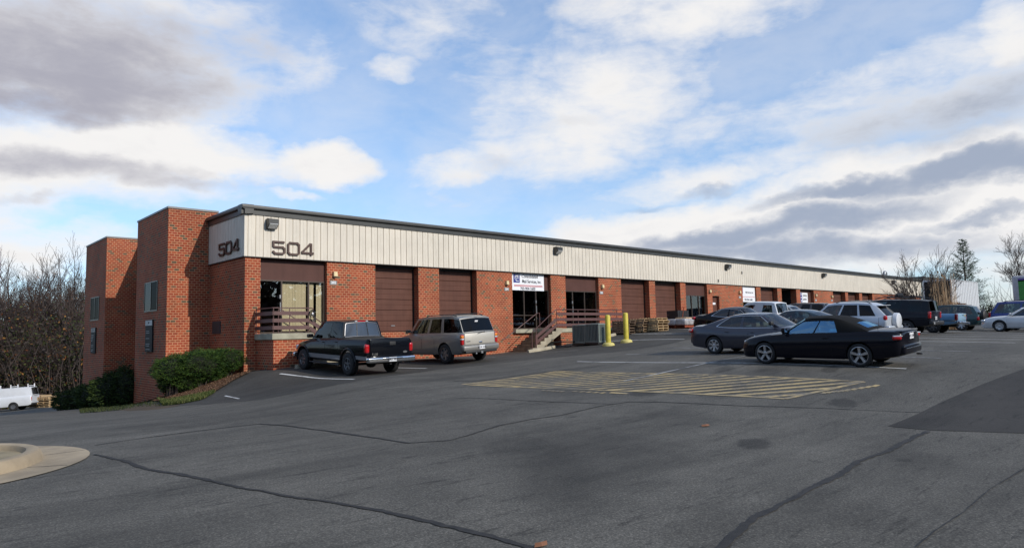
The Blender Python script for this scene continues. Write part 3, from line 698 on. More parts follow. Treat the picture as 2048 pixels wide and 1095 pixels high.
# floodlights on the fascia
def floodlight(px, py, i):
    p = on_y(px, py, -.3)
    t = tag(thing('wall_floodlight', ['dark box floodlight above the front number 504', 'dark box floodlight above the third office windows', 'dark box floodlight above the small steel door', 'dark box floodlight over the bare brick stretch', 'dark box floodlight nearest the far end of the fascia'][i], 'floodlight', (p[0], -.065, p[2])), group='floodlights along the fascia')
    q = MB(); q.prism([(0, -.19), (.0, .19), (.16, .21), (.34, .17), (.34, -.02), (.14, -.19)], .40, lambda u, v, w: (-.20 + w, -u, v)); q.build('housing', simple('floodlight_grey', (.05, .05, .048), .4, .3) if i == 0 else MATS['floodlight_grey'], t)
    q = MB(); q.prism([(.145, -.182), (.345, -.015), (.35, -.03), (.16, -.192)], .34, lambda u, v, w: (-.17 + w, -u, v)); q.build('lens', LENS, t)
for i, (px, py) in enumerate(((546, 447), (1118, 500.5), (1458, 533.5), (1650, 550.5), (1789, 564))): floodlight(px, py, i)
# entrance lamps and suite plaques
tops = [('beside the first office door', 670, 549), ('beside the mail company entrance', 1014, 566), ('right of the third office window', 1205, 573), ('left of the small steel door', 1420, 582.5), ('left of the small white sign', 1479.5, 584.5), ('at the left end of the bare brick stretch', 1632, 590.5), ('at the right end of the bare brick stretch', 1664, 593)]
for i, (w, px, py) in enumerate(tops):
    p = on_y(px, py, -.06)
    t = tag(thing('entrance_lamp', 'small beige box lamp ' + w, 'wall lamp', (p[0], 0, p[2])), group='beige entrance lamps')
    q = MB(); q.prism([(0, -.09), (0, .12), (.13, .12), (.15, -.07)], .16, lambda u, v, w_: (-.08 + w_, -u, v)); q.build('shade', BEIGE, t)
    q = MB(); q.box(-.05, .05, -.09, -.01, -.14, -.085); q.build('socket', simple('lamp_socket', (.1, .05, .03), .5) if i == 0 else MATS['lamp_socket'], t)
for i, (s_, px, py) in enumerate((('202', 667, 565), ('204', 1013.5, 578), ('206', 1203, 585), ('208', 1480, 594), ('212', 1632, 600), ('214', 1664, 600.5))):
    p = on_y(px, py, -.02)
    if i < 2: lab = 'grey suite plaque reading ' + s_ + ' on the brick pier'
    else: lab = 'grey suite plaque below the beige lamp ' + tops[[2, 4, 5, 6][i - 2]][0]
    t = tag(thing('suite_plaque', lab, 'number plaque', (p[0], 0, p[2])), group='suite number plaques')
    q = MB(); q.box(-.17, .17, -.02, -.0, -.085, .085); q.build('plate', PLAQ, t)
    text('digits', s_, .15, SIGNW, t, T(0, -.024, 0) @ FRONT, .002, bold=.004)

# ---- signs
def sign(name, label, x0, x1, z0, z1, y):
    t = thing(name, label, 'sign', (x0, y, z0)); q = MB(); q.box(0, x1 - x0, -.03, 0, 0, z1 - z0); q.build('panel', SIGNW, t); return t, x1 - x0, z1 - z0
sg, w, h = sign('mail_company_sign', 'white banner sign with blue square logo above the dark office entrance', 14.16, 16.55, 3.50, 4.40, .17)
q = MB(); q.box(.10, .56, -.036, -.031, h - .50, h - .04); q.build('logo_square', SIGNB, sg)
text('logo_letters', 'cMS', .17, SIGNW, sg, T(.33, -.040, h - .17) @ FRONT, .002, bold=.004)
q = MB(); q.box(.15, .52, -.040, -.0365, h - .285, h - .265); q.box(.22, .36, -.040, -.0365, h - .36, h - .33); q.box(.28, .5, -.040, -.0365, h - .43, h - .40); q.build('logo_lines', SIGNW, sg)
text('company_name', 'Consolidated', .24, INK, sg, T(1.32, -.034, h - .15) @ FRONT, .002, bold=.003, xs=.95)
text('company_name', 'Mail Services, Inc.', .25, INK, sg, T(1.46, -.034, h - .42) @ FRONT, .002, bold=.004, xs=.82)
q = MB(); q.box(.14, w - .12, -.036, -.031, h - .64, h - .61); q.build('red_rule', SIGNR, sg); q = MB(); q.box(.14, w - .12, -.036, -.031, h - .70, h - .67); q.build('red_rule', SIGNR, sg)
text('phone_number', '703-904-1600', .20, INK, sg, T(1.15, -.034, .09) @ FRONT, .002, bold=.004)
sg, w, h = sign('small_company_sign', 'white sign with blue edge and a phone number above the fourth pair of dark doors', 37.95, 40.0, 3.20, 4.36, .12)
q = MB(); q.box(.02, .2, -.036, -.031, h - .52, h - .04); q.build('logo_square', SIGNB, sg)
text('company_name', 'Mail Services, Inc.', .2, INK, sg, T(1.2, -.034, h - .42) @ FRONT, .002, xs=.85, bold=.002)
q = MB(); q.box(.05, w - .05, -.036, -.031, h - .78, h - .75); q.build('red_rule', SIGNR, sg)
text('phone_number', '703-904-1600', .22, INK, sg, T(1.0, -.034, .17) @ FRONT, .002, bold=.004)
sg, w, h = sign('supply_sign', 'white and blue sign on the brown panel beside the open bay', 47.95, 49.6, 3.3, 4.15, .23)
q = MB(); q.box(.0, .55, -.036, -.031, .03, h - .03); q.build('logo_square', SIGNB, sg)
q = MB(); [q.box(.06 + .24 * j, .2 + .24 * j, -.04, -.0365, .1 + k * .26, .22 + k * .26) for j in range(2) for k in range(3)]; q.build('logo_lines', SIGNW, sg)
text('company_name', 'OFFICE', .24, INK, sg, T(1.1, -.034, h - .27) @ FRONT, .002, bold=.005)
text('company_name', 'SUPPLY', .24, INK, sg, T(1.1, -.034, h - .6) @ FRONT, .002, bold=.005)
# ================================================================ VEHICLES
TYRE = simple('tyre_rubber', (.014, .014, .015), .8, var=.2, scale=12)
RIM = simple('alloy_rim', (.50, .50, .51), .28, .75, .08, 6)
RIMD = simple('dull_alloy_rim', (.20, .20, .21), .35, .7, .1, 6)
WELL = simple('wheel_well', (.008, .008, .008), .95)
CHROME = simple('chrome', (.72, .73, .75), .12, 1.0, .03)
PLAST = simple('black_plastic', (.018, .018, .019), .55)
SEATM = simple('seat_cloth', (.09, .09, .095), .8)
SEATL = simple('light_seat_cloth', (.30, .27, .23), .8)
REDL = simple('red_lens', (.42, .008, .012), .12, coat=.8, var=.05)
REDD = simple('dark_red_lens', (.16, .008, .01), .15, coat=.8)
AMBL = simple('amber_lens', (.75, .22, .02), .15, coat=.8)
CLRL = simple('clear_lens', (.62, .62, .64), .1, .3, .1, 8, coat=.8)
PLATE = simple('license_plate_white', (.70, .71, .73), .4)
GPRIV = glass('privacy_glass', (.025, .025, .03), .55, .0, .0)
GDARK = glass('tinted_glass', (.30, .38, .39), .9, 0, .03)
GTRK = glass('truck_glass', (.14, .17, .18), .6, 0, .0)
GREAR = glass('rear_slider_glass', (.10, .11, .13), .9, 0, .10)
GCLR = glass('clear_glass', (.60, .70, .68), .9, 0, .06)
GBLUE = glass('blue_tinted_glass', (.35, .72, .92), .9, 0, .34, (.42, .78, 1.1))

def herm(pts):
    X = np.array([p[0] for p in pts], float); Yv = np.array([p[1] for p in pts], float)
    o = np.argsort(X, kind='stable'); X, Yv = X[o], Yv[o]
    d = np.diff(Yv) / np.maximum(np.diff(X), 1e-6); m = np.zeros(len(X)); m[0], m[-1] = d[0], d[-1]
    for i in range(1, len(X) - 1): m[i] = 0 if d[i - 1] * d[i] <= 0 else 2 * d[i - 1] * d[i] / (d[i - 1] + d[i])
    def f(x):
        x = min(max(x, X[0]), X[-1]); i = min(max(int(np.searchsorted(X, x)) - 1, 0), len(X) - 2)
        h = max(X[i + 1] - X[i], 1e-6); t = (x - X[i]) / h
        return (2*t**3 - 3*t*t + 1) * Yv[i] + (t**3 - 2*t*t + t) * h * m[i] + (-2*t**3 + 3*t*t) * Yv[i + 1] + (t**3 - t*t) * h * m[i + 1]
    return f

KS = .91      # the cars measured slightly small against the brick coursing
class Car:
    def __init__(s, **k):
        s.__dict__.update(k); s.xf = s.wb / 2 + s.fo; s.xr = s.xf - s.Ln; s.hw = s.W / 2
        s.top = herm(s.top_); s.low = herm(s.low_); s.plan = herm(s.plan_); s.shd = herm(s.shd_) if hasattr(s, 'shd_') else (lambda x: .05)
        s.bulge = getattr(s, 'bulge', .035)
    def section(s, x):
        """half outline (y, z) bottom centre -> up -> top centre"""
        zl, zt = s.low(x), s.top(x); w = s.hw * s.plan(x); sd = s.shd(x); zs = zt - sd; h = max(zs - zl, .05); b = s.bulge
        return [(0, zl), (w * .80, zl), (w * .93, zl + .025), (w - b * .9, zl + .12 * h), (w - b * .25, zl + .30 * h), (w, zl + .50 * h), (w - b * .12, zl + .66 * h),
                (w - b * .55, zl + .82 * h), (w - b * 1.25, zl + .93 * h), (w - b * 2.2, zs), (w * .74, zs + sd * .45), (w * .5, zs + sd * .8), (w * .25, zs + sd * .96), (0, zt)]
    def side(s, x, z):
        q = s.section(x)[2:10]; zs_ = [p[1] for p in q]; return float(np.interp(z, zs_, [p[0] for p in q]))
    def belt(s, x):
        q = s.section(x)[9]; return q
def apply_bool(ob, cutters):
    for c in cutters:
        m = ob.modifiers.new('b', 'BOOLEAN'); m.operation = 'DIFFERENCE'; m.solver = 'EXACT'; m.object = c; m.material_mode = 'TRANSFER'
    bpy.context.view_layer.update()
    me = bpy.data.meshes.new_from_object(ob.evaluated_get(bpy.context.evaluated_depsgraph_get())); ob.modifiers.clear()
    old = ob.data; ob.data = me; me.name = old.name; bpy.data.meshes.remove(old)
    for c in cutters: bpy.data.objects.remove(c)
    me.polygons.foreach_set('use_smooth', [True] * len(me.polygons)); me.set_sharp_from_angle(angle=math.radians(34)); me.update()

WHEELC = {}
def wheel_mesh(r, w, rim_r, style, rmat):
    key = (r, w, rim_r, style, rmat.name)
    if key in WHEELC: return WHEELC[key]
    t = MB(); hw = w / 2
    t.lathe([(rim_r, -hw * .82), (rim_r + .012, -hw * .96), (r * .86, -hw), (r * .965, -hw * .88), (r, -hw * .66), (r, hw * .66), (r * .965, hw * .88), (r * .86, hw), (rim_r + .012, hw * .96), (rim_r, hw * .82)], axis='y', n=36, closed=True)
    tm = t.mesh('tyre', TYRE, smooth=50)
    q = MB()      # rim, outside face at -y... built symmetric enough: face on +y side
    q.lathe([(rim_r, hw * .80), (rim_r, hw * .93), (rim_r * .955, hw * .95), (rim_r * .92, hw * .78), (rim_r * .90, hw * .3), (rim_r * .88, -hw * .8)], axis='y', n=36)
    q.cur = 1; q.lathe([(rim_r * .9, hw * .10), (.02, hw * .10), (.001, hw * .10)], axis='y', n=24); q.cur = 0
    n, a_in, a_out, hub = {'five': (5, .115, .15, .27), 'six': (6, .20, .16, .30), 'seven': (7, .14, .17, .28), 'cover': (7, .26, .30, .45), 'steel': (8, .3, .33, .5), 'eight': (8, .10, .14, .25)}[style]
    q.lathe([(.001, hw * .80), (rim_r * hub * .5, hw * .80), (rim_r * hub, hw * .70), (rim_r * hub, hw * .2)], axis='y', n=20)
    for k in range(n):
        A = 2 * PI * k / n + .3; ro = rim_r * .94; ri = rim_r * hub * .8
        def P(rad, off, y): return (rad * math.cos(A) - off * math.sin(A), y, rad * math.sin(A) + off * math.cos(A))
        wi, wo = rim_r * a_in, rim_r * a_out
        q.add([P(ri, -wi, hw * .74), P(ri, wi, hw * .74), P(ro, wo, hw * .86), P(ro, -wo, hw * .86), P(ri, -wi * 1.3, hw * .2), P(ri, wi * 1.3, hw * .2), P(ro, wo * 1.3, hw * .3), P(ro, -wo * 1.3, hw * .3)],
              [(0, 1, 2, 3), (0, 4, 5, 1), (1, 5, 6, 2), (2, 6, 7, 3), (3, 7, 4, 0)])
        if style == 'five':
            B = A + PI / 5
            q.cur = 1; q.lathe([(.012, hw * .815), (.001, hw * .815)], c=(rim_r * .17 * math.cos(B), 0, rim_r * .17 * math.sin(B)), axis='y', n=8); q.cur = 0
    rm = q.mesh('rim', [rmat, WELL], smooth=35)
    WHEELC[key] = (tm, rm); return tm, rm
def add_wheels(c, root, style='six', rmat=None, rim=.68, w=.22):
    rmat = rmat or RIM; tm, rm = wheel_mesh(c.r, w, c.r * rim, style, rmat)
    for sx in (1, -1):
        for sy in (1, -1):
            wo = bpy.data.objects.new('wheel', tm); COL.objects.link(wo); wo.parent = root
            wo.location = (sx * c.wb / 2, sy * (c.hw - w / 2 - c.winset), c.r)
            if sy < 0: wo.rotation_euler = (0, 0, PI)
            ro = bpy.data.objects.new('rim', rm); COL.objects.link(ro); ro.parent = wo

def patch(mb, c, x0, x1, z0, z1, off, sy, nx=10, nz=7, zt=None):
    """thin panel that lies on the body side"""
    zt = zt or (lambda x: z1)
    rows = [[(x, sy * (c.side(x, z0 + (zt(x) - z0) * j / nz) + off), z0 + (zt(x) - z0) * j / nz) for j in range(nz + 1)] for x in np.linspace(x0, x1, nx + 1)]
    mb.grid(rows)
    inn = [[(x, sy * (c.side(x, z) - .01), z) for z in (z0, zt(x))] for x in (x0, x1)]
    mb.grid([[rows[0][j], (rows[0][j][0], rows[0][j][1] - sy * (off + .01), rows[0][j][2])] for j in range(nz + 1)])
    mb.grid([[rows[-1][j], (rows[-1][j][0], rows[-1][j][1] - sy * (off + .01), rows[-1][j][2])] for j in range(nz + 1)])
    mb.grid([[r_[-1], (r_[-1][0], r_[-1][1] - sy * (off + .01), r_[-1][2])] for r_ in rows]); mb.grid([[r_[0], (r_[0][0], r_[0][1] - sy * (off + .01), r_[0][2])] for r_ in rows])

def build_car(c, name, label, cat, PM, place, group=None):
    """place = (x, y, rotz, pitch, roll) ; PM paint"""
    root = thing(name, label, cat, group=group); c.root = root
    x, y, rz = place
    ca, sa = math.cos(rz), math.sin(rz)
    wbk = c.wb * KS; pf = np.array([x + ca * wbk / 2, y + sa * wbk / 2]); pr = np.array([x - ca * wbk / 2, y - sa * wbk / 2]); tr = c.W * .42 * KS
    zf = .5 * (g(pf[0] - sa * tr, pf[1] + ca * tr) + g(pf[0] + sa * tr, pf[1] - ca * tr)); zr = .5 * (g(pr[0] - sa * tr, pr[1] + ca * tr) + g(pr[0] + sa * tr, pr[1] - ca * tr))
    zl = .5 * (g(pf[0] - sa * tr, pf[1] + ca * tr) + g(pr[0] - sa * tr, pr[1] + ca * tr)); zr_ = .5 * (g(pf[0] + sa * tr, pf[1] - ca * tr) + g(pr[0] + sa * tr, pr[1] - ca * tr))
    ex = Vector((ca * wbk, sa * wbk, zf - zr)).normalized(); ey = Vector((-sa * 2 * tr, ca * 2 * tr, zl - zr_)).normalized(); ez = ex.cross(ey).normalized(); ey = ez.cross(ex)
    Mt = Matrix(((ex.x, ey.x, ez.x), (ex.y, ey.y, ez.y), (ex.z, ey.z, ez.z)))
    root.rotation_euler = Mt.to_euler(); root.location = (x, y, (zf + zr) / 2); root.scale = (KS, KS, KS)
    # --- lower body loft
    xs = sorted(set(list(np.linspace(c.xr, c.xf, 44)) + [c.xr + .03, c.xr + .07, c.xr + .12, c.xf - .03, c.xf - .07, c.xf - .12] + [p[0] for p in c.top_ if c.xr < p[0] < c.xf]))
    m = MB(); rings = []
    for x_ in xs:
        h = c.section(x_); ring = [(x_, -yy, z) for yy, z in h[1:-1]][::-1]; rings.append([(x_, yy, z) for yy, z in h] + ring)
    n = len(rings[0])
    for i, rg in enumerate(rings): m.v += [tuple(map(float, p)) for p in rg]
    for i in range(len(rings) - 1):
        for k in range(n): k2 = (k + 1) % n; m.f.append([i * n + k, i * n + k2, (i + 1) * n + k2, (i + 1) * n + k]); m.mi.append(0)
    m.f.append(list(range(n))); m.mi.append(0); m.f.append([(len(rings) - 1) * n + k for k in range(n)]); m.mi.append(0)
    body = m.build('body', [PM, WELL], root)
    cuts = []
    for sx in (1, -1):
        for sy in (1, -1):
            q = MB(); rr = c.r + c.gap; prof = [(.001, 0), (rr, 0), (rr, .55), (.001, .55)]
            q.lathe(prof, axis='y', n=40); o = q.build('cut', WELL, root, merge=1e-4); o.location = (sx * c.wb / 2, 0, c.r + c.archz)
            o.location.y = sy * (c.hw + .06) - (.55 if sy > 0 else 0); cuts.append(o)
    if hasattr(c, 'bed'):
        q = MB(); x0, x1, zf_ = c.bed; q.rbox(((x0 + x1) / 2, 0, zf_ + .5), (x1 - x0, c.W - .22, 1.0), .03); cuts.append(q.build('cut', PLAST, root))
    apply_bool(body, cuts)
    add_wheels(c, root, c.wstyle, c.wmat, c.wrim, c.ww)
    # --- greenhouse
    if hasattr(c, 'gh'): greenhouse(c, root, PM)
    return root

def greenhouse(c, root, PM):
    G = c.gh; xA0, xA1, xC1, xC0 = G['xA0'], G['xA1'], G['xC1'], G['xC0']; H = G['H']; wr = G['wr']; arch = herm(G['arch']); bF, bR = G.get('bowF', .12), G.get('bowR', .10); cr = G.get('crown', .045)
    wt = G.get('plant', .05)
    def S(u, v):
        xb = xC0 + (xA0 - xC0) * u; xt = xC1 + (xA1 - xC1) * u
        yb, zb = c.belt(xb); yb -= .012; zb -= .015
        zt = H - cr - arch(u); yt = wr * (1 - wt * (2 * u - 1) ** 2)
        # corners pull in where side meets screens
        return Vector((xb + (xt - xb) * v, yb + (yt - yb) * (v ** 1.15), zb + (zt - zb) * v))
    def rows_between(u0, u1, v0, v1, nu, nv, sy):
        r = []
        for i in range(nu + 1):
            u = u0 + (u1 - u0) * i / nu; r.append([(lambda p: (p.x, sy * p.y, p.z))(S(u, v0 + (v1 - v0) * j / nv)) for j in range(nv + 1)])
        return r
    cabin = MB()
    vs = G['v']; glass_of = G.get('glass', GDARK)
    root_parts = []
    for sy in (1, -1):
        for (u0, u1, k) in G['cols']:
            nu = max(2, int((u1 - u0) * 20)); 
            if k == 'p':
                cabin.grid(rows_between(u0, u1, 0, 1, nu, 6, sy))
            else:
                cabin.grid(rows_between(u0, u1, 0, vs[0], nu, 1, sy)); cabin.grid(rows_between(u0, u1, vs[1], 1, nu, 1, sy))
                q = MB(); q.grid(rows_between(u0, u1, vs[0], vs[1], nu, 4, sy)); mt = G.get('gmap', {}).get(k, glass_of)
                q.build('side_window', mt, root, smooth=40)
        if 'trim' in G:
            q = MB(); u0, u1 = G['trim']; pts = [S(u, vs[0]) for u in np.linspace(u0, u1, 14)] + [S(u1, v) for v in np.linspace(vs[0], vs[1], 6)[1:]] + [S(u, vs[1]) for u in np.linspace(u1, u0, 14)[1:]] + [S(u0, v) for v in np.linspace(vs[1], vs[0], 6)[1:]]
            q.tube([(p.x, sy * (p.y + .004), p.z) for p in pts], .011, 5); q.build('window_trim', CHROME, root)
    def screen(front):
        u = 1 if front else 0; bow = bF if front else -bR; ns, nv = 12, 6
        def P(s_, v):
            e = S(u, v); k = 1 - s_ * s_
            xb = c.belt(xA0 if front else xC0); zc = (c.top(xA0 if front else xC0) - xb[1]) * .8
            return (e.x + bow * k, s_ * e.y, e.z + cr * v * k + zc * (1 - v) * k)
        sm, v0, v1 = (G.get('ws', .93), .04, .95) if front else (G.get('rs', .90), G.get('rv0', .06), G.get('rv1', .93))
        def gr(mb, s0, s1, a, b, n1, n2): mb.grid([[P(s0 + (s1 - s0) * i / n1, a + (b - a) * j / n2) for j in range(n2 + 1)] for i in range(n1 + 1)])
        gr(cabin, -1, -sm, 0, 1, 2, nv); gr(cabin, sm, 1, 0, 1, 2, nv); gr(cabin, -sm, sm, 0, v0, ns, 1); gr(cabin, -sm, sm, v1, 1, ns, 1)
        q = MB(); gr(q, -sm, sm, v0, v1, ns, nv); q.build('windshield' if front else 'rear_window', G.get('gf', GCLR) if front else G.get('gr', glass_of), root, smooth=40)
        c.__dict__['PF' if front else 'PR'] = P
    if G.get('noscreen_rear'): pass
    screen(True); screen(False)
    # roof
    nu, ns = 16, 12
    cabin.cur = 1 if 'soft' in G else 0
    def RP(u, s_):
        e = S(u, 1); k = 1 - s_ * s_; return (e.x + k * (bF * u ** 4 - bR * (1 - u) ** 4), s_ * e.y, e.z + cr * k)
    cabin.grid([[RP(u, s_) for s_ in np.linspace(-1, 1, ns + 1)] for u in np.linspace(0, 1, nu + 1)])
    c.RP = RP; c.S = S
    cb = cabin.build('cabin', [G.get('mat', PM), G.get('mat', PM)], root, smooth=38, merge=5e-4)
    # seats + floor so the cabin is not empty
    q = MB(); sm_ = G.get('seat', SEATM); zb = c.belt((xA0 + xC0) / 2)[1]
    for (sx_, hh) in G.get('seats', [(.35, .0), (-.55, -.04)]):
        xs_ = (xA1 + xC1) / 2 + sx_
        for yy in (-.36, .36):
            q.rbox((xs_, yy, zb - .02 + hh), (.13, .46, .36), .06, 3); q.rbox((xs_ - .03, yy, zb + .25 + hh), (.09, .26, .17), .04, 3)
    q.build('seats', sm_, root, smooth=40)
    if 'wheelpos' in G:
        q = MB(); x_, y_, z_ = G['wheelpos']; pts = [(x_ + .06 * math.sin(a), y_ + .18 * math.cos(a), z_ + .17 * math.sin(a)) for a in np.linspace(0, 2 * PI, 17)]; q.tube(pts, .016, 6); q.tube([(x_, y_ - .17, z_), (x_, y_ + .17, z_)], .018, 5); q.build('steering_wheel', PLAST, root)
        q = MB(); q.rbox((xA0 - .25, 0, zb + .0), (.5, c.W * .8, .10), .04); q.build('dashboard', PLAST, root)

def lamp(root, name, mats, c_, d, bev=.02, rot=None, label=None):
    q = MB(); q.rbox(c_, d, bev, 3, rot); return q.build(name, mats, root, smooth=50, label=label)
def doors(c, root, PM, spans, z0, zt, handle=(.78, None), hm=None, two_tone=None):
    for sy in (1, -1):
        for (x0, x1) in spans:
            q = MB(); patch(q, c, x0 - .009, x1 + .009, z0 - .008, z0, .0012, sy, zt=lambda x: zt(x)); se = q.build('door_gap', WELL, root, smooth=40)
            q = MB(); patch(q, c, x0, x1, z0, z0, .004, sy, zt=lambda x: zt(x)); d = q.build('door', PM, root, smooth=40); se.parent = d
            q = MB(); hx = x0 + .13 + .02; hz = zt(hx) - .12; yy = c.side(hx, hz); q.rbox((hx, sy * (yy + .022), hz), (.17, .022, .030), .01); q.build('handle', hm or PM, d, smooth=50)
def mirror(c, root, PM, x, z, w=.22, out=.16, gm=None):
    for sy in (1, -1):
        y = c.side(x, z - .05) - .03; q = MB(); q.rbox((x, sy * (y + out), z), (.12, w, .15), .05, 3); q.rbox((x + .01, sy * (y + out * .35), z - .04), (.06, out, .05), .02); m_ = q.build('mirror', PM, root, smooth=50)
        q = MB(); q.rbox((x - .062, sy * (y + out), z), (.006, w * .82, .12), .003); q.build('mirror_glass', CHROME, m_)
def plate(root, x, y, z, rearward=True, s=None, w=.305, label=None):
    q = MB(); q.rbox((x, y, z), (.012, w, .155), .004); p = q.build('license_plate', PLATE, root)
    rr = Matrix(((0,0,-1,x - .008),(-1,0,0,y),(0,1,0,z - .005),(0,0,0,1)))
    if s: text('plate_number', s, .10, INK, p, rr, .001, bold=.002)
    return p

def flip(c): pass
UP, DN = PI / 2, -PI / 2       # facing +y (to the building) / facing -y
def by_tail(c, px, xc, rot):
    """centre (x, y) of a car whose camera-side rear corner shows at picture column px, with its axis at x = xc"""
    sy = 1 if rot > 0 else -1; xw = xc - c.hw * KS * .95; d = ray(px, 650); y = EYE[1] + d[1] * (xw - EYE[0]) / d[0]
    ytail = y; return (xc, ytail - math.sin(rot) * c.xr * KS, rot)
def by_wheel(c, px, depth, rot, sx, sy, inset=None):
    """centre of a car whose (sx, sy) wheel contact stands at picture column px at given depth"""
    p = at_depth(px, 660, depth); lx, ly = sx * c.wb / 2, sy * c.hw; ca, sa = math.cos(rot), math.sin(rot)
    return (p[0] - (ca * lx - sa * ly), p[1] - (sa * lx + ca * ly), rot)

# ---------------------------------------------------------------- 1. black convertible
P_BLK = paint('black_paint', (.006, .006, .009)); P_CLK = paint('blue_black_paint', (.007, .007, .011), .0, .18)
SOFT = simple('black_canvas', (.010, .010, .010), .92, var=.15, scale=6, spec=.2)
c = Car(Ln=4.57, W=1.72, wb=2.69, fo=.83, r=.318, gap=.035, archz=.02, winset=.015, wstyle='five', wmat=RIM, wrim=.74, ww=.235, bulge=.045,
        top_=[(-2.40, .90), (-2.36, .94), (-2.2, .985), (-1.7, 1.0), (-1.0, .98), (-.2, .965), (.55, .945), (.9, .93), (1.5, .87), (1.9, .80), (2.08, .74), (2.175, .62)],
        low_=[(-2.40, .42), (-2.3, .30), (-2.0, .24), (-1.7, .20), (1.7, .18), (2.0, .17), (2.12, .20), (2.175, .30)],
        plan_=[(-2.395, .70), (-2.33, .84), (-2.2, .92), (-1.9, .97), (-1.2, 1), (1.2, 1), (1.7, .96), (2.0, .87), (2.12, .76), (2.175, .6)], shd_=[(-2.4, .04), (-1.0, .05), (.8, .06), (2.2, .08)],
        gh=dict(xA0=.86, xA1=.16, xC1=-1.02, xC0=-1.62, H=1.375, wr=.56, arch=[(0, .13), (.25, .035), (.5, .0), (.8, .005), (1, .03)], cols=[(0, .34, 'p'), (.34, .60, 'g'), (.60, .62, 'p'), (.62, .955, 'g'), (.955, 1, 'p')],
                v=(.05, .80), glass=GBLUE, gf=GBLUE, gr=GBLUE, mat=SOFT, soft=1, bowR=.05, rs=.62, rv0=.30, rv1=.80, seat=SEATL, seats=[(.45, .02), (-.33, -.02)], wheelpos=(.38, .36, .98)))
loc = (8.24, -18.38)
r0 = build_car(c, 'convertible_car', 'black two-door convertible with cloth top and five-spoke silver wheels, nearest parked car', 'car', P_CLK, (loc[0], loc[1], UP))
doors(c, r0, P_CLK, [(-.62, .83)], .27, lambda x: c.belt(x)[1] - .015, hm=P_CLK); mirror(c, r0, P_CLK, .70, 1.0, .18, .13)
for sy in (1, -1):
    q = MB(); q.rbox((-2.255, sy * .70, .79), (.22, .235, .125), .05, 3, Matrix.Rotation(sy * .55, 3, 'Z')); a_ = q.build('taillight', REDL, r0, smooth=50)
    q = MB(); q.rbox((-2.268, sy * .70, .835), (.215, .215, .036), .015, 3, Matrix.Rotation(sy * .55, 3, 'Z')); q.build('reversing_lens', CLRL, a_, smooth=50)
    lamp(r0, 'headlight', CLRL, (2.02, sy * .55, .62), (.16, .22, .14), .06); lamp(r0, 'side_marker', AMBL, (2.03, sy * .70, .46), (.14, .03, .045), .012, Matrix.Rotation(-sy * .5, 3, 'Z'))
    q = MB(); patch(q, c, -.95, .95, .20, .27, .02, sy); q.build('sill', P_CLK, r0, smooth=40)
q = MB(); q.rbox((-2.36, 0, .47), (.16, 1.36, .26), .07, 3); bp_ = q.build('bumper', P_CLK, r0, smooth=50)
q = MB(); q.rbox((-2.445, 0, .50), (.012, 1.15, .02), .005); q.build('bumper_trim', CHROME, bp_); q = MB(); q.rbox((-2.385, 0, .605), (.02, 1.2, .022), .008); q.build('bumper_trim', CHROME, bp_)
q = MB(); q.rbox((-2.30, 0, .935), (.16, 1.22, .05), .02, 2); q.build('trunk_lid', P_CLK, r0, smooth=50); plate(r0, -2.405, 0, .80, s='VC1 K4E'); q = MB(); q.rbox((-2.40, 0, .895), (.03, .5, .02), .008); q.build('plate_trim', CHROME, r0)
q = MB(); q.tube([(-1.75, .52, .99), (-1.80, .52, 1.32)], [.006, .004], 5); q.build('antenna', PLAST, r0)
q = MB(); q.rbox((2.16, 0, .50), (.08, .62, .16), .05, 3); q.build('grille', PLAST, r0, smooth=50); q = MB(); q.tube([(2.07, 0, .70), (2.07, 0, .76)], .006, 5); q.lathe([(.001, .74), (.028, .76), (.028, .765), (.001, .79)], c=(2.07, 0, 0), n=8); q.build('hood_ornament', CHROME, r0)
q = MB(); q.tube([(-2.36, -.45, .27), (-2.50, -.45, .27)], .03, 10); q.build('exhaust_pipe', CHROME, r0)

# ---------------------------------------------------------------- 2. dark grey sedan
P_GRY = paint('dark_grey_paint', (.042, .044, .060), .45, .24)
c = Car(Ln=4.81, W=1.82, wb=2.78, fo=.96, r=.325, gap=.04, archz=.02, winset=.02, wstyle='seven', wmat=RIM, wrim=.66, ww=.22, bulge=.05,
        top_=[(-2.46, .90), (-2.42, 1.02), (-2.2, 1.09), (-1.7, 1.10), (-.8, 1.02), (.4, .985), (1.0, .98), (1.6, .94), (2.05, .86), (2.25, .78), (2.35, .64)],
        low_=[(-2.46, .48), (-2.38, .30), (-2.1, .24), (-1.7, .20), (1.7, .19), (2.1, .19), (2.28, .24), (2.35, .36)],
        plan_=[(-2.46, .72), (-2.40, .84), (-2.2, .93), (-1.8, .98), (-1, 1), (1.3, 1), (1.8, .95), (2.1, .85), (2.28, .72), (2.35, .58)], shd_=[(-2.46, .05), (-1.0, .07), (.8, .07), (2.35, .08)],
        gh=dict(xA0=1.20, xA1=.42, xC1=-1.0, xC0=-1.95, H=1.462, wr=.575, arch=[(0, .10), (.25, .025), (.55, .0), (.8, .01), (1, .05)], cols=[(0, .20, 'p'), (.20, .505, 'g'), (.505, .545, 'p'), (.545, .93, 'g'), (.93, 1, 'p')],
                v=(.05, .90), glass=GDARK, gf=GCLR, gr=GDARK, bowR=.08, trim=(.20, .93), seats=[(.35, 0), (-.5, 0)], seat=SEATL, bowF=.16))
loc = (11.34, -15.05)
r0 = build_car(c, 'sedan_car', 'dark grey four-door sedan with chrome window outline parked nose toward the black convertible', 'car', P_GRY, (loc[0], loc[1], DN))
doors(c, r0, P_GRY, [(-.98, .0), (.02, 1.08)], .26, lambda x: c.belt(x)[1] - .02); mirror(c, r0, PLAST, .93, 1.08, .2, .15)
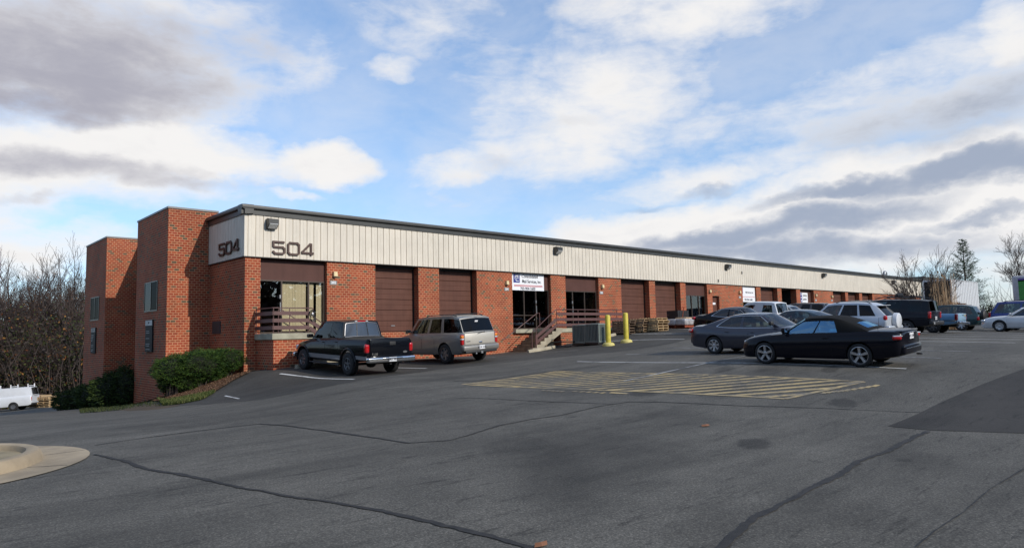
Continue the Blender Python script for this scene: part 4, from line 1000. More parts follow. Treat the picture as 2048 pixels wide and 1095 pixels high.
for sy in (1, -1):
    q = MB(); q.rbox((-2.36, sy * .70, .885), (.24, .26, .16), .05, 3, Matrix.Rotation(sy * .55, 3, 'Z')); a_ = q.build('taillight', REDL, r0, smooth=50)
    q = MB(); q.rbox((-2.37, sy * .71, .90), (.235, .24, .045), .02, 3, Matrix.Rotation(sy * .55, 3, 'Z')); q.build('reversing_lens', CLRL, a_, smooth=50)
    lamp(r0, 'headlight', CLRL, (2.15, sy * .62, .70), (.26, .30, .15), .06, Matrix.Rotation(-sy * .5, 3, 'Z'))
q = MB(); q.rbox((-2.40, 0, .55), (.18, 1.46, .34), .09, 3); q.build('bumper', P_GRY, r0, smooth=50); plate(r0, -2.46, 0, .85, s='JX7 2PK')
q = MB(); q.rbox((2.30, 0, .55), (.10, .9, .16), .05, 3); q.build('grille', PLAST, r0, smooth=50)

# ---------------------------------------------------------------- 3. black pickup
P_F = paint('gloss_black_paint', (.004, .005, .008), .0, .2); P_SIL = paint('silver_cladding', (.30, .31, .33), .4, .35)
c = Car(Ln=5.73, W=1.98, wb=3.53, fo=.94, r=.405, gap=.075, archz=.03, winset=.0, wstyle='five', wmat=RIMD, wrim=.56, ww=.265, bulge=.05,
        top_=[(-3.03, 1.32), (-2.98, 1.345), (-1.2, 1.345), (.5, 1.31), (1.15, 1.28), (1.5, 1.23), (2.2, 1.15), (2.55, 1.06), (2.66, .95), (2.705, .80)],
        low_=[(-3.03, .62), (-2.9, .56), (-2.2, .50), (-1.2, .42), (1.2, .42), (2.2, .42), (2.6, .42), (2.705, .52)],
        plan_=[(-3.03, .955), (-2.9, .975), (-1.2, .98), (-.8, .97), (1.0, .97), (1.7, .98), (2.3, .93), (2.6, .84), (2.705, .72)], shd_=[(-3.03, .01), (.0, .04), (1.2, .05), (2.7, .10)],
        bed=(-2.93, -1.28, .80),
        gh=dict(xA0=1.28, xA1=.62, xC1=-1.03, xC0=-1.17, H=1.98, wr=.76, arch=[(0, .03), (.2, .0), (.7, .0), (1, .05)], cols=[(0, .06, 'p'), (.06, .40, 'g'), (.40, .445, 'p'), (.445, .93, 'h'), (.93, 1, 'p')],
                v=(.05, .88), glass=GPRIV, gmap={'h': GTRK}, gf=GCLR, gr=GREAR, bowR=.02, rs=.88, rv0=.08, rv1=.88, seats=[(.45, 0.05), (-.4, .05)], crown=.05))
loc = (1.9, -4.45)
F150 = (loc[0], loc[1])
r0 = build_car(c, 'pickup_truck', 'black crew-cab pickup truck with silver lower side stripe parked at the first office stairs', 'pickup', P_F, (loc[0], loc[1], UP))
doors(c, r0, P_F, [(-1.0, -.02), (.0, 1.18)], .70, lambda x: c.belt(x)[1] - .02); mirror(c, r0, PLAST, 1.05, 1.36, .26, .2)
for sy in (1, -1):
    q = MB(); patch(q, c, -1.28, 1.28, .53, .69, .015, sy); q.build('side_stripe', P_SIL, r0, smooth=40)
    q = MB(); patch(q, c, -2.98, -2.3, .60, .73, .015, sy); q.build('side_stripe', P_SIL, r0, smooth=40)
    q = MB(); q.rbox((0, sy * .93, .36), (2.3, .16, .05), .02); q.build('step_bar', PLAST, r0)
    for sx in (-1, 1):
        q = MB(); pts = []
        for a in np.linspace(-.12, PI + .12, 22):
            xx, zz = sx * c.wb / 2 + (c.r + .11) * math.cos(a), c.r + .03 + (c.r + .11) * math.sin(a); pts.append((xx, sy * (c.hw - .035), zz))
        q.tube(pts, [.055 if sx < 0 else .04] * len(pts), 8); q.build('fender_flare', P_F, r0, smooth=60)
    q = MB(); q.rbox((-2.965, sy * .90, 1.0), (.17, .18, .33), .07, 3); t_ = q.build('taillight', REDL, r0, smooth=50)
    lamp(r0, 'headlight', CLRL, (2.58, sy * .72, .86), (.2, .3, .2), .06)
q = MB(); q.rbox((-3.045, 0, 1.0), (.03, 1.62, .62), .02); tg = q.build('tailgate', P_F, r0, smooth=50)
q = MB(); q.rbox((-3.064, -.1, 1.16), (.012, .25, .13), .05, 3); q.build('handle', PLAST, tg, smooth=50)
RB = lambda x, y, z: Matrix(((0,0,-1,x),(-1,0,0,y),(0,1,0,z),(0,0,0,1)))
text('tailgate_letters', 'F-150', .10, CHROME, tg, RB(-3.063, .62, .80), .002, bold=.002)
q = MB(); q.lathe([(.001, -.004), (.07, -.004), (.07, .004), (.001, .004)], axis='x', n=20); q.v = [(x_ - 3.066, y_ * 1.25 - .62, z_ * .55 + .84) for x_, y_, z_ in q.v]; q.build('oval_badge', CHROME, tg)
q = MB(); q.rbox((-3.12, 0, .60), (.22, 1.94, .19), .05, 3); q.rbox((-3.17, 0, .655), (.2, .8, .04), .015); bb = q.build('bumper', CHROME, r0, smooth=50); plate(bb, -3.24, 0, .61, s='YMA 9807', w=.31)
q = MB(); q.rbox((-3.05, 0, .46), (.12, .09, .09), .01); q.tube([(-2.9, 0, .44), (-1.9, 0, .46)], .04, 6); q.rbox((-1.765, 0, .385), (.30, .34, .30), .12, 3); q.tube([(-1.765, -.8, .385), (-1.765, .8, .385)], .05, 8); q.build('rear_axle', PLAST, r0, smooth=40)
q = MB(); q.rbox((-3.075, .0, .47), (.01, .06, .07), .004); q.build('tow_cover', SIGNW, r0)
q = MB(); e = c.PR(0, .96); q.rbox((e[0] - .01, 0, e[2] + .0), (.04, .34, .045), .01, 2); bl_ = q.build('brake_light', REDL, r0)
q = MB(); [q.rbox((e[0] - .012, s_ * .23, e[2]), (.04, .10, .042), .01) for s_ in (-1, 1)]; q.build('brake_light_lens', CLRL, bl_)
q = MB()
for s_ in (-.28, .28): a_, b_ = c.PR(s_, .09), c.PR(s_, .87); q.bar((a_[0] - .004, a_[1], a_[2]), (b_[0] - .004, b_[1], b_[2]), .03, .012)
q.build('window_divider', PLAST, r0)
q = MB(); pts = [c.PR(s_, .07) for s_ in np.linspace(-.88, .88, 9)] + [c.PR(.89, v) for v in np.linspace(.15, .8, 5)] + [c.PR(s_, .89) for s_ in np.linspace(.86, -.86, 9)] + [c.PR(-.89, v) for v in np.linspace(.8, .07, 5)]
q.tube([(p[0] - .006, p[1], p[2]) for p in pts], .014, 5); q.build('window_seal', RIMD, r0)
q = MB(); q.rbox((2.69, 0, .82), (.08, 1.2, .26), .05, 3); q.build('grille', CHROME, r0, smooth=50); q = MB(); q.rbox((2.72, 0, .56), (.16, 1.9, .20), .06, 3); q.build('front_bumper', CHROME, r0, smooth=50)

# ---------------------------------------------------------------- SUV / van family
def suv(name, label, cat, PM, px, depth, rot, sx, sy, Ln, W, H, wb, fo, r, belt, hood, cols, clad=None, glassm=None, slope=.22, wst='six', wm=None, bowF=.12, spare=None, low=.30, rack=True, v=(.05, .86), xA=(.0, .0), loc=None, gf=None, wr=None, group=None, rise=0, seats=None, wrim=.62, tumble=.16, deck=None, arch=None, tail=None, rs=.90):
    xf = wb / 2 + fo; xr = xf - Ln
    cA0 = wb / 2 - .28 + xA[0]
    c = Car(Ln=Ln, W=W, wb=wb, fo=fo, r=r, gap=.055, archz=.02, winset=.01, wstyle=wst, wmat=wm or RIM, wrim=wrim, ww=.235, bulge=.045,
            top_=[(xr, belt - .03 + rise), (xr + .06, belt + rise), (cA0 - .3, belt), (cA0, belt - .02), (cA0 + .25, hood + .02), (xf - .45, hood - .06), (xf - .12, hood - .16), (xf, hood - .30)],
            low_=[(xr, low + .20), (xr + .12, low + .06), (xr + .5, low), (xf - .5, low - .02), (xf - .12, low), (xf, low + .14)],
            plan_=[(xr, .90), (xr + .05, .945), (xr + .25, .98), (xr + .8, 1), (cA0, 1), (xf - .5, .95), (xf - .15, .85), (xf, .70)], shd_=[(xr, .03), (cA0, .05), (xf, .09)],
            gh=dict(rs=rs, xA0=cA0, xA1=cA0 - .62 + xA[1], xC1=xr + slope + .03, xC0=xr + .03, H=H, wr=wr or (W / 2 - tumble), arch=arch or [(0, .05), (.15, .01), (.75, 0), (1, .05)], cols=cols, v=v, glass=glassm or GPRIV, gf=gf or GDARK, gr=GPRIV if glassm is None else glassm,
                    bowR=.05, bowF=bowF, gmap={'h': GDARK}, seats=seats or [(.6, .05), (-.4, .05)]))
    if tail: loc = by_tail(c, tail[0], tail[1], rot)
    r0 = build_car(c, name, label, cat, PM, (loc[0], loc[1], rot), group)
    if clad:
        for sy_ in (1, -1):
            q = MB(); patch(q, c, -wb / 2 + r + .06, wb / 2 - r - .06, low + .03, low + .25, .012, sy_); q.build('side_cladding', clad, r0, smooth=40)
    if rack:
        for sy_ in (1, -1):
            q = MB(); pts = [c.RP(u, .86 * sy_) for u in np.linspace(.1, .82, 9)]; q.tube([(p[0], p[1], p[2] + (.055 if 0 < i < 8 else .0)) for i, p in enumerate(pts)], .018, 6); q.build('roof_rail', PLAST, r0)
    return c, r0
COLS4 = [(0, .05, 'p'), (.05, .33, 'g'), (.33, .38, 'p'), (.38, .60, 'g'), (.60, .645, 'p'), (.645, .95, 'h'), (.95, 1, 'p')]

# pewter suv beside the pickup
P_PEW = paint('pewter_paint', (.23, .222, .205), .45, .3); P_PEW2 = paint('pewter_cladding', (.20, .19, .175), .4, .4)
c, r0 = suv('suv_car', 'pewter silver full-size SUV with black roof rails parked between black pickup and brick stairs', 'suv', P_PEW, 0, 0, UP, -1, 1, 5.05, 2.02, 2.01, 2.95, .95, .41, 1.30, 1.22, [(0, .006, 'p'), (.006, .325, 'g'), (.325, .38, 'p'), (.38, .60, 'g'), (.60, .645, 'p'), (.645, .95, 'h'), (.95, 1, 'p')], clad=P_PEW2, wst='six', wm=RIMD, slope=.26, low=.36, wrim=.64, tumble=.17, rs=.975, loc=(6.46, -3.97), arch=[(0, .12), (.12, .03), (.3, .0), (.75, 0), (1, .05)])
doors(c, r0, P_PEW, [(-.78, .12), (.14, 1.12)], .52, lambda x: c.belt(x)[1] - .02); mirror(c, r0, PLAST, 1.0, 1.38, .24, .2)
YUK = c
for sy in (1, -1):
    q = MB(); q.rbox((c.xr + .05, sy * .90, .98), (.14, .14, .42), .04, 3); t_ = q.build('taillight', REDL, r0, smooth=50)
    q = MB(); q.rbox((c.xr + .042, sy * .905, 1.10), (.14, .142, .12), .03, 2); q.build('turn_lens', AMBL, t_, smooth=50); q = MB(); q.rbox((c.xr + .040, sy * .906, 1.005), (.14, .142, .07), .02, 2); q.build('reversing_lens', CLRL, t_, smooth=50)
    lamp(r0, 'headlight', CLRL, (c.xf - .1, sy * .75, .92), (.2, .3, .2), .06)
q = MB(); q.rbox((c.xr - .03, 0, .62), (.20, 1.92, .24), .07, 3); bb = q.build('bumper', P_PEW, r0, smooth=50); plate(bb, c.xr - .137, .0, .64, s='KDR 4182')
q = MB(); q.rbox((c.xr - .04, 0, .47), (.14, 1.7, .12), .04, 3); q.build('lower_bumper', PLAST, r0, smooth=50)
q = MB(); q.rbox((c.xr + .0, 0, 1.0), (.03, 1.60, .46), .02); tg = q.build('tailgate', paint('sunlit_pewter_tailgate', (.50, .47, .41), .3, .4), r0, smooth=50)  # lighter copy of the body paint; sunlight on the tailgate put into colour
q = MB(); q.rbox((c.xr - .02, -.02, .84), (.02, .18, .07), .01); q.build('handle', CHROME, tg, smooth=50); text('tailgate_badge', 'YUKON', .06, INK, tg, RB(c.xr - .017, .62, .90), .001, bold=.002)
q = MB(); q.tube([(c.xr - .03, -.25, 1.27), (c.xr - .04, .12, 1.20)], .012, 6); q.tube([(c.xr - .02, -.25, 1.27), (c.xr - .03, -.25, 1.23)], .02, 6); q.build('rear_wiper', PLAST, r0)
q = MB(); q.tube([(c.xr - .02, .3, .40), (c.xr - .12, .3, .40)], .035, 8); q.rbox((c.xr - .08, -.0, .42), (.1, .1, .09), .01); q.tube([(-1.475, -.8, .385), (-1.475, .8, .385)], .06, 8); q.build('tow_hitch', GREYM, r0)
q = MB(); q.tube([c.RP(.25, -.86), c.RP(.25, .86)], .016, 6); q.v = [(a_, b_, z_ + .05) for a_, b_, z_ in q.v]; q.build('roof_crossbar', PLAST, r0)
q = MB(); q.rbox((c.gh['xC1'] + .02, 0, 1.865), (.06, .34, .035), .01); q.build('brake_light', REDD, r0)
q = MB(); e = c.PR(0, .70); q.rbox((e[0] - .012, .02, e[2]), (.01, .16, .09), .004, 2, Matrix.Rotation(-.3, 3, 'Y')); q.build('window_sticker', SIGNW, r0)
q = MB(); q.rbox((c.xf - .02, 0, .9), (.08, 1.2, .3), .05, 3); q.build('grille', CHROME, r0, smooth=50)

# white suv with spare wheel cover
P_WHT = paint('white_paint', (.62, .64, .67), .0, .3); P_WHT2 = paint('silver_white_paint', (.50, .53, .57), .3, .3)
c, r0 = suv('suv_car', 'white compact SUV with a white spare wheel cover behind the black convertible', 'suv', P_WHT2, 0, 0, UP, -1, 1, 4.3, 1.80, 1.68, 2.50, .82, .335, 1.06, 1.0,
            [(0, .13, 'p'), (.13, .34, 'g'), (.34, .37, 'p'), (.37, .62, 'g'), (.62, .65, 'p'), (.65, .95, 'h'), (.95, 1, 'p')], wst='six', slope=.46, low=.26, tumble=.28, rise=.02, loc=(19.6, -14.4), arch=[(0, .14), (.15, .03), (.4, 0), (.75, 0), (1, .07)])
doors(c, r0, P_WHT2, [(-.75, .12), (.14, 1.05)], .42, lambda x: c.belt(x)[1] - .02); mirror(c, r0, P_WHT2, .95, 1.14, .2, .15)
for sy in (1, -1):
    q = MB(); q.rbox((c.xr + .06, sy * .78, .98), (.16, .18, .22), .07, 3); q.build('taillight', REDL, r0, smooth=50)
q = MB(); q.lathe([(.001, -.20), (.28, -.20), (.335, -.17), (.345, -.10), (.345, .0), (.30, .02), (.001, .02)], c=(c.xr - .02, -.12, .84), axis='x', n=28); q.build('spare_wheel_cover', P_WHT, r0, smooth=50)
q = MB(); q.rbox((c.xr - .03, 0, .52), (.2, 1.7, .24), .07, 3); q.build('bumper', P_WHT2, r0, smooth=50)
q = MB(); e = c.RP(0, 0); q.rbox((e[0] - .05, 0, e[2] - .03), (.26, 1.1, .03), .012, 2, Matrix.Rotation(.08, 3, 'Y')); q.build('spoiler', P_WHT2, r0, smooth=50)

# black boxy suv with roof lamps
P_BK2 = paint('satin_black_paint', (.011, .012, .017), .0, .3)
c, r0 = suv('suv_car', 'black boxy SUV with tubular roof rack and three roof spotlights', 'suv', P_BK2, 0, 0, UP, -1, 1, 4.52, 1.79, 1.80, 2.65, .78, .37, 1.18, 1.08,
            [(0, .10, 'p'), (.10, .30, 'g'), (.30, .42, 'p'), (.42, .62, 'g'), (.62, .67, 'p'), (.67, .95, 'h'), (.95, 1, 'p')], wst='six', wm=RIMD, slope=.10, low=.42, tumble=.20, rack=False, loc=(25.25, -14.15))
doors(c, r0, P_BK2, [(-.72, .12), (.14, 1.08)], .5, lambda x: c.belt(x)[1] - .02)
for sy in (1, -1):
    q = MB(); q.rbox((c.xr + .04, sy * .80, 1.02), (.13, .17, .34), .04, 3); q.build('taillight', REDL, r0, smooth=50)
    q = MB(); pts = [c.RP(u, .84 * sy) for u in np.linspace(.05, .92, 10)]; q.tube([(p[0], p[1], 1.93 if 1 < i < 8 else (1.88 if i in (1, 8) else 1.79)) for i, p in enumerate(pts)], .022, 7); q.build('roof_rail', PLAST, r0, smooth=50)
    q = MB(); q.lathe([(.001, 0), (.07, 0), (.075, .05), (.05, .09), (.001, .09)], c=(c.xr - .14, sy * .72, .60), axis='x', n=14)
q = MB()
for u in (.2, .45, .7, .92): p = c.RP(u, .84); q.tube([(p[0], -p[1], 1.9), (p[0], p[1], 1.9)], .014, 6)
q.build('roof_crossbar', PLAST, r0)
for k in range(3):
    q = MB(); q.lathe([(.001, -.05), (.06, -.05), (.10, .02), (.10, .05), (.001, .055)], c=(c.RP(.52, 0)[0] + .02, .46 - k * .30, 2.02), axis='x', n=18); q.tube([(c.RP(.52, 0)[0], .46 - k * .30, 1.90), (c.RP(.52, 0)[0], .46 - k * .30, 1.97)], .012, 5); q.build('roof_spotlight', PLAST, r0, smooth=50)
q = MB(); q.rbox((c.xr - .05, 0, .62), (.22, 1.74, .20), .06, 3); bb = q.build('bumper', PLAST, r0, smooth=50); q = MB(); q.rbox((c.xr - .162, .74, .62), (.01, .13, .10), .03, 2); q.build('reflector', CLRL, bb)
q = MB(); q.rbox((c.xr + .0, 0, 1.02), (.03, 1.5, .40), .02); q.build('tailgate', P_BK2, r0, smooth=50); plate(r0, c.xr - .025, 0, .86, s='ZTB 517')

# blue pickup
P_BLU = paint('light_blue_paint', (.13, .27, .43), .15, .35); P_BLT = paint('pale_blue_tailgate', (.26, .42, .55), .1, .4)
c = Car(Ln=4.95, W=1.75, wb=3.0, fo=.80, r=.35, gap=.05, archz=.02, winset=.0, wstyle='six', wmat=RIMD, wrim=.6, ww=.23, bulge=.04,
        top_=[(-2.65, 1.05), (-2.6, 1.07), (-1.2, 1.07), (.5, 1.06), (1.0, 1.04), (1.5, .98), (2.1, .86), (2.3, .62)], low_=[(-2.65, .55), (-2.4, .48), (-1.2, .36), (1.2, .36), (2.1, .34), (2.3, .45)],
        plan_=[(-2.65, .94), (-2.5, .97), (-1.2, .98), (1.2, 1), (1.9, .93), (2.3, .75)], shd_=[(-2.65, .01), (.3, .03), (2.3, .08)], bed=(-2.58, -.75, .68),
        gh=dict(xA0=1.05, xA1=.42, xC1=-.35, xC0=-.62, H=1.60, wr=.60, arch=[(0, .04), (.3, 0), (.7, 0), (1, .05)], cols=[(0, .12, 'p'), (.12, .93, 'g'), (.93, 1, 'p')], v=(.05, .88), glass=GDARK, gr=GDARK, bowR=.03, rs=.86, seats=[(-.1, 0)]))
loc = by_tail(c, 1914, 28.6, UP)
r0 = build_car(c, 'pickup_truck', 'light blue pickup truck with battered rear bumper parked right of the black boxy SUV', 'pickup', P_BLU, (loc[0], loc[1], UP))
for sy in (1, -1):
    q = MB(); q.rbox((-2.60, sy * .80, .87), (.13, .15, .34), .03, 3); q.build('taillight', REDD, r0, smooth=50)
    q = MB(); patch(q, c, -2.6, -1.95, .66, .70, .012, sy); q.build('side_trim', CHROME, r0, smooth=40)
q = MB(); q.rbox((-2.66, 0, .87), (.03, 1.40, .38), .02); tg = q.build('tailgate', P_BLT, r0, smooth=50)
q = MB(); q.rbox((-2.68, -.15, .98), (.012, .14, .06), .02); q.build('handle', PLAST, tg); q = MB(); q.rbox((-2.68, -.5, .95), (.01, .1, .1), .02); q.build('yellow_sticker', simple('sticker_yellow', (.6, .42, .04), .5), tg)
q = MB(); q.rbox((-2.74, 0, .56), (.20, 1.66, .15), .04, 3, Matrix.Rotation(.04, 3, 'X')); q.build('bumper', CHROME, r0, smooth=50)
q = MB(); q.rbox((-2.2, .0, .42), (.5, .5, .18), .08, 3); q.tube([(-1.5, -.7, .35), (-1.5, .7, .35)], .05, 8); q.build('rear_axle', PLAST, r0, smooth=40)

# green suv with black spare cover, blue minivan
P_GRN = paint('dark_green_paint', (.012, .040, .044), .2, .3); P_BL2 = paint('deep_blue_paint', (.012, .032, .19), .2, .25)
p = at_depth(1945, 648, 50)
c, r0 = suv('suv_car', 'dark green SUV with black spare wheel cover behind the blue pickup', 'suv', P_GRN, 0, 0, UP, -1, 1, 4.2, 1.75, 1.62, 2.5, .78, .34, 1.02, .95, [(0, .08, 'p'), (.08, .45, 'g'), (.45, .50, 'p'), (.50, .93, 'h'), (.93, 1, 'p')], glassm=GDARK, slope=.3, tumble=.25, rack=False, tail=(1957, 35.0), arch=[(0, .12), (.2, .02), (.5, 0), (.75, .02), (1, .1)])
q = MB(); q.lathe([(.001, -.20), (.30, -.20), (.36, -.15), (.36, .0), (.001, .02)], c=(c.xr - .02, .1, .92), axis='x', n=28); q.build('spare_wheel_cover', PLAST, r0, smooth=50)
for sy in (1, -1): lamp(r0, 'taillight', REDL, (c.xr + .03, sy * .78, .75), (.12, .14, .2), .03)
p = at_depth(2052, 648, 43)
c, r0 = suv('minivan_car', 'deep blue minivan at the right edge behind the white sedan', 'minivan', P_BL2, 0, 0, DN, 1, 1, 4.9, 1.95, 1.80, 2.95, .95, .33, 1.05, .98, [(0, .05, 'p'), (.05, .38, 'g'), (.38, .41, 'p'), (.41, .66, 'g'), (.66, .70, 'p'), (.70, .95, 'g'), (.95, 1, 'p')], glassm=GDARK, slope=.42, tumble=.22, low=.24, tail=(1978, 36.5), xA=(.35, .2), v=(.08, .84))
for sy in (1, -1): lamp(r0, 'taillight', REDL, (c.xr + .05, sy * .86, .95), (.12, .14, .34), .03)

# white sedan, right edge
c = Car(Ln=4.75, W=1.76, wb=2.70, fo=.95, r=.31, gap=.04, archz=.02, winset=.02, wstyle='cover', wmat=RIM, wrim=.66, ww=.2, bulge=.05,
        top_=[(-2.40, .85), (-2.36, .95), (-2.1, 1.0), (-1.5, 1.0), (-.8, .96), (.4, .93), (.95, .92), (1.6, .87), (2.0, .79), (2.2, .71), (2.30, .58)], low_=[(-2.4, .42), (-2.3, .26), (-1.7, .20), (1.7, .19), (2.1, .19), (2.24, .24), (2.30, .34)],
        plan_=[(-2.4, .74), (-2.3, .86), (-2.0, .95), (-1.2, 1), (1.3, 1), (1.8, .95), (2.1, .84), (2.24, .72), (2.3, .6)], shd_=[(-2.4, .05), (.8, .06), (2.3, .08)],
        gh=dict(xA0=1.02, xA1=.28, xC1=-.95, xC0=-1.7, H=1.40, wr=.57, arch=[(0, .06), (.25, .015), (.55, 0), (.8, .01), (1, .05)], cols=[(0, .16, 'p'), (.16, .5, 'g'), (.5, .54, 'p'), (.54, .93, 'g'), (.93, 1, 'p')], v=(.05, .9), glass=GDARK, seats=[(.3, 0), (-.5, 0)]))
loc = (32.95, -18.55); P_WS = paint('sedan_white_paint', (.60, .60, .60), 0, .3)
r0 = build_car(c, 'sedan_car', 'white four-door sedan with amber side marker cut off by the right edge', 'car', P_WS, (loc[0], loc[1], UP))
doors(c, r0, P_WS, [(-.95, -.06), (-.04, .98)], .26, lambda x: c.belt(x)[1] - .02); mirror(c, r0, P_WS, .80, .99, .2, .15)
for sy in (1, -1):
    lamp(r0, 'headlight', CLRL, (2.12, sy * .64, .62), (.24, .26, .12), .05, Matrix.Rotation(-sy * .5, 3, 'Z')); lamp(r0, 'side_marker', AMBL, (2.13, sy * .70, .47), (.2, .03, .05), .012, Matrix.Rotation(-sy * .5, 3, 'Z'))
    q = MB(); patch(q, c, 1.75, 2.2, .50, .53, .01, sy); patch(q, c, -1.0, 1.0, .46, .52, .012, sy); q.build('side_moulding', P_WS, r0, smooth=40)
c_w = c

# generic sedan for the rows behind
def sedan(label, PM, loc, rot, H=1.44, Ln=4.7, W=1.8, gm=GDARK, belt=1.0, trim=False, tail=None):
    wb = 2.7; k = H / 1.44
    c = Car(Ln=Ln, W=W, wb=wb, fo=.92, r=.32, gap=.04, archz=.02, winset=.02, wstyle='seven', wmat=RIM, wrim=.66, ww=.2, bulge=.05,
        top_=[(.92 + wb / 2 - Ln, belt - .15), (.97 + wb / 2 - Ln, belt - .02), (-2.1, belt + .05), (-1.6, belt + .05), (-.8, belt), (.4, belt - .03), (.95, belt - .05), (1.6, .88), (2.0, .78), (2.2, .68), (2.27, .54)], low_=[(-2.43, .42), (-2.3, .26), (-1.7, .20), (1.7, .19), (2.1, .19), (2.27, .34)],
        plan_=[(-2.43, .74), (-2.3, .86), (-2.0, .95), (-1.2, 1), (1.3, 1), (1.8, .95), (2.1, .84), (2.27, .6)], shd_=[(-2.4, .05), (.8, .06), (2.3, .08)],
        gh=dict(xA0=1.08, xA1=.30, xC1=-.95, xC0=-1.85, H=H, wr=.58, arch=[(0, .10), (.25, .025), (.55, 0), (.8, .015), (1, .06)], cols=[(0, .18, 'p'), (.18, .5, 'g'), (.5, .54, 'p'), (.54, .94, 'g'), (.94, 1, 'p')], v=(.05, .9), glass=gm, seats=[(.3, 0), (-.5, 0)], **({'trim': (.18, .94)} if trim else {})))
    loc = by_tail(c, tail[0], tail[1], rot) if tail else loc
    r0 = build_car(c, 'sedan_car', label, 'car', PM, (loc[0], loc[1], rot))
    doors(c, r0, PM, [(-.95, -.02), (.0, 1.0)], .28, lambda x: c.belt(x)[1] - .02); mirror(c, r0, PM, .85, belt + .07, .2, .14)
    for sy in (1, -1):
        lamp(r0, 'taillight', REDL, (c.xr + .08, sy * .68, belt - .14), (.22, .3, .15), .05, Matrix.Rotation(sy * .5, 3, 'Z')); lamp(r0, 'headlight', CLRL, (2.1, sy * .62, .66), (.24, .28, .13), .05, Matrix.Rotation(-sy * .5, 3, 'Z'))
    q = MB(); q.rbox((c.xr + .04, 0, .50), (.16, 1.4, .30), .08, 3); q.build('bumper', PM, r0, smooth=50)
    return c, r0
p = (0, 0); sedan('black sedan with arched chrome window line in front of the brown roller doors', P_BLK, None, DN, 1.45, trim=True, tail=(1384, 20.0))
p = (0, 0); sedan('pale silver sedan mostly hidden behind the white capped pickup', paint('pale_silver_paint', (.36, .39, .40), .5, .3), None, DN, 1.45, tail=(1485, 26.0))
p = (0, 0); sedan('dark teal sedan seen as roof and windows behind the convertible hood', paint('dark_teal_paint', (.016, .035, .05), .3, .25), None, UP, 1.42, gm=GDARK, tail=(1690, 17.0))
c, r0 = suv('suv_car', 'charcoal grey SUV standing in front of the white and blue supply sign', 'suv', paint('charcoal_paint', (.07, .07, .078), .4, .3), 0, 0, UP, -1, 1, 4.8, 1.9, 1.80, 2.85, .88, .36, 1.15, 1.05, COLS4, slope=.3, tumble=.24, tail=(1655, 39.0), rack=False)
for sy in (1, -1): lamp(r0, 'taillight', REDL, (c.xr + .03, sy * .82, 1.0), (.12, .14, .3), .03)
# white pickup with a cap

c, r0 = suv('pickup_truck', 'white pickup with tall cargo cap and wide rear glass behind the grey sedan', 'pickup', P_WHT, 0, 0, UP, -1, 1, 4.6, 1.72, 1.66, 2.8, .8, .34, 1.05, .95, [(0, .10, 'p'), (.10, .36, 'g'), (.36, .47, 'p'), (.47, .56, 'p'), (.56, .62, 'p'), (.62, .94, 'h'), (.94, 1, 'p')], glassm=GDARK, slope=.16, tumble=.13, low=.36, rack=False, tail=(1554, 22.8), v=(.12, .78), xA=(-1.0, -.1))
for sy in (1, -1): lamp(r0, 'taillight', REDL, (c.xr + .03, sy * .76, .85), (.12, .12, .3), .03)
q = MB(); q.rbox((c.xr - .05, 0, .52), (.18, 1.6, .16), .05, 3); q.build('bumper', CHROME, r0, smooth=50)

# box vans built from a rounded outline
def panel_van(name, label, cat, PM, loc, rot, Ln, W, H, wb, fo, glass_front=True, low=.36, r=.36, rack=False):
    c = Car(Ln=Ln, W=W, wb=wb, fo=fo, r=r, gap=.05, archz=.01, winset=.01, wstyle='steel', wmat=RIMD, wrim=.55, ww=.22, bulge=.05,
            top_=[(wb/2+fo-Ln, H * .62), (wb/2+fo-Ln+.05, H * .63), (wb/2 - .2, H * .60), (wb/2+.2, H * .52), (wb/2+fo-.2, H * .44), (wb/2+fo, H * .33)], low_=[(wb/2+fo-Ln, low + .1), (wb/2+fo-Ln+.3, low), (wb/2+fo-.2, low), (wb/2+fo, low + .1)],
            plan_=[(wb/2+fo-Ln, .93), (wb/2+fo-Ln+.1, .98), (wb/2+fo-Ln+.5, 1), (wb/2, 1), (wb/2+fo-.2, .92), (wb/2+fo, .78)], shd_=[(-9, .03), (wb/2, .03), (wb/2+fo, .08)],
            gh=dict(xA0=wb/2+.05, xA1=wb/2 - .65, xC1=wb/2+fo-Ln+.16, xC0=wb/2+fo-Ln+.02, H=H, wr=W / 2 - .17, arch=[(0, .04), (.1, 0), (.9, 0), (1, .05)], cols=[(0, .74, 'p'), (.74, .93, 'g'), (.93, 1, 'p')], v=(.06, .84), glass=GDARK, rs=.82, seats=[(1.2, .1)]))
    r0 = build_car(c, name, label, cat, PM, (loc[0], loc[1], rot)); 
    doors(c, r0, PM, [(wb/2-1.15, wb/2-.15)], low + .12, lambda x: c.belt(x)[1] - .02, hm=PLAST)
    for sy in (1, -1):
        lamp(r0, 'taillight', REDL, (c.xr + .03, sy * (W/2 - .12), .95), (.1, .1, .32), .03); lamp(r0, 'headlight', CLRL, (c.xf - .08, sy * (W/2-.25), .72), (.15, .25, .18), .05)
    q = MB(); q.rbox((c.xr - .04, 0, .50), (.14, W * .92, .16), .05, 3); q.build('bumper', PLAST, r0, smooth=50)
    if rack:
        for k, u in enumerate((.05, .38, .72)):
            p = c.RP(u, .88); q = MB()
            for sy in (1, -1): q.bar((p[0], sy * p[1], p[2] - .05), (p[0], sy * p[1], p[2] + .30), .06, .06, (1, 0, 0))
            q.tube([(p[0], -p[1], p[2] + .12), (p[0], p[1], p[2] + .12)], .025, 6); q.build('ladder_rack_bar', WHITEM, r0)
    return c, r0
p = at_depth(-2, 690, 57.0)
panel_van('cargo_van', 'white cargo van with roof ladder rack parked by the bare woods', 'van', P_WHT, (p[0], p[1]), math.radians(152), 5.7, 2.0, 2.08, 3.43, .85, rack=True)
p = at_depth(1716, 650, 54)
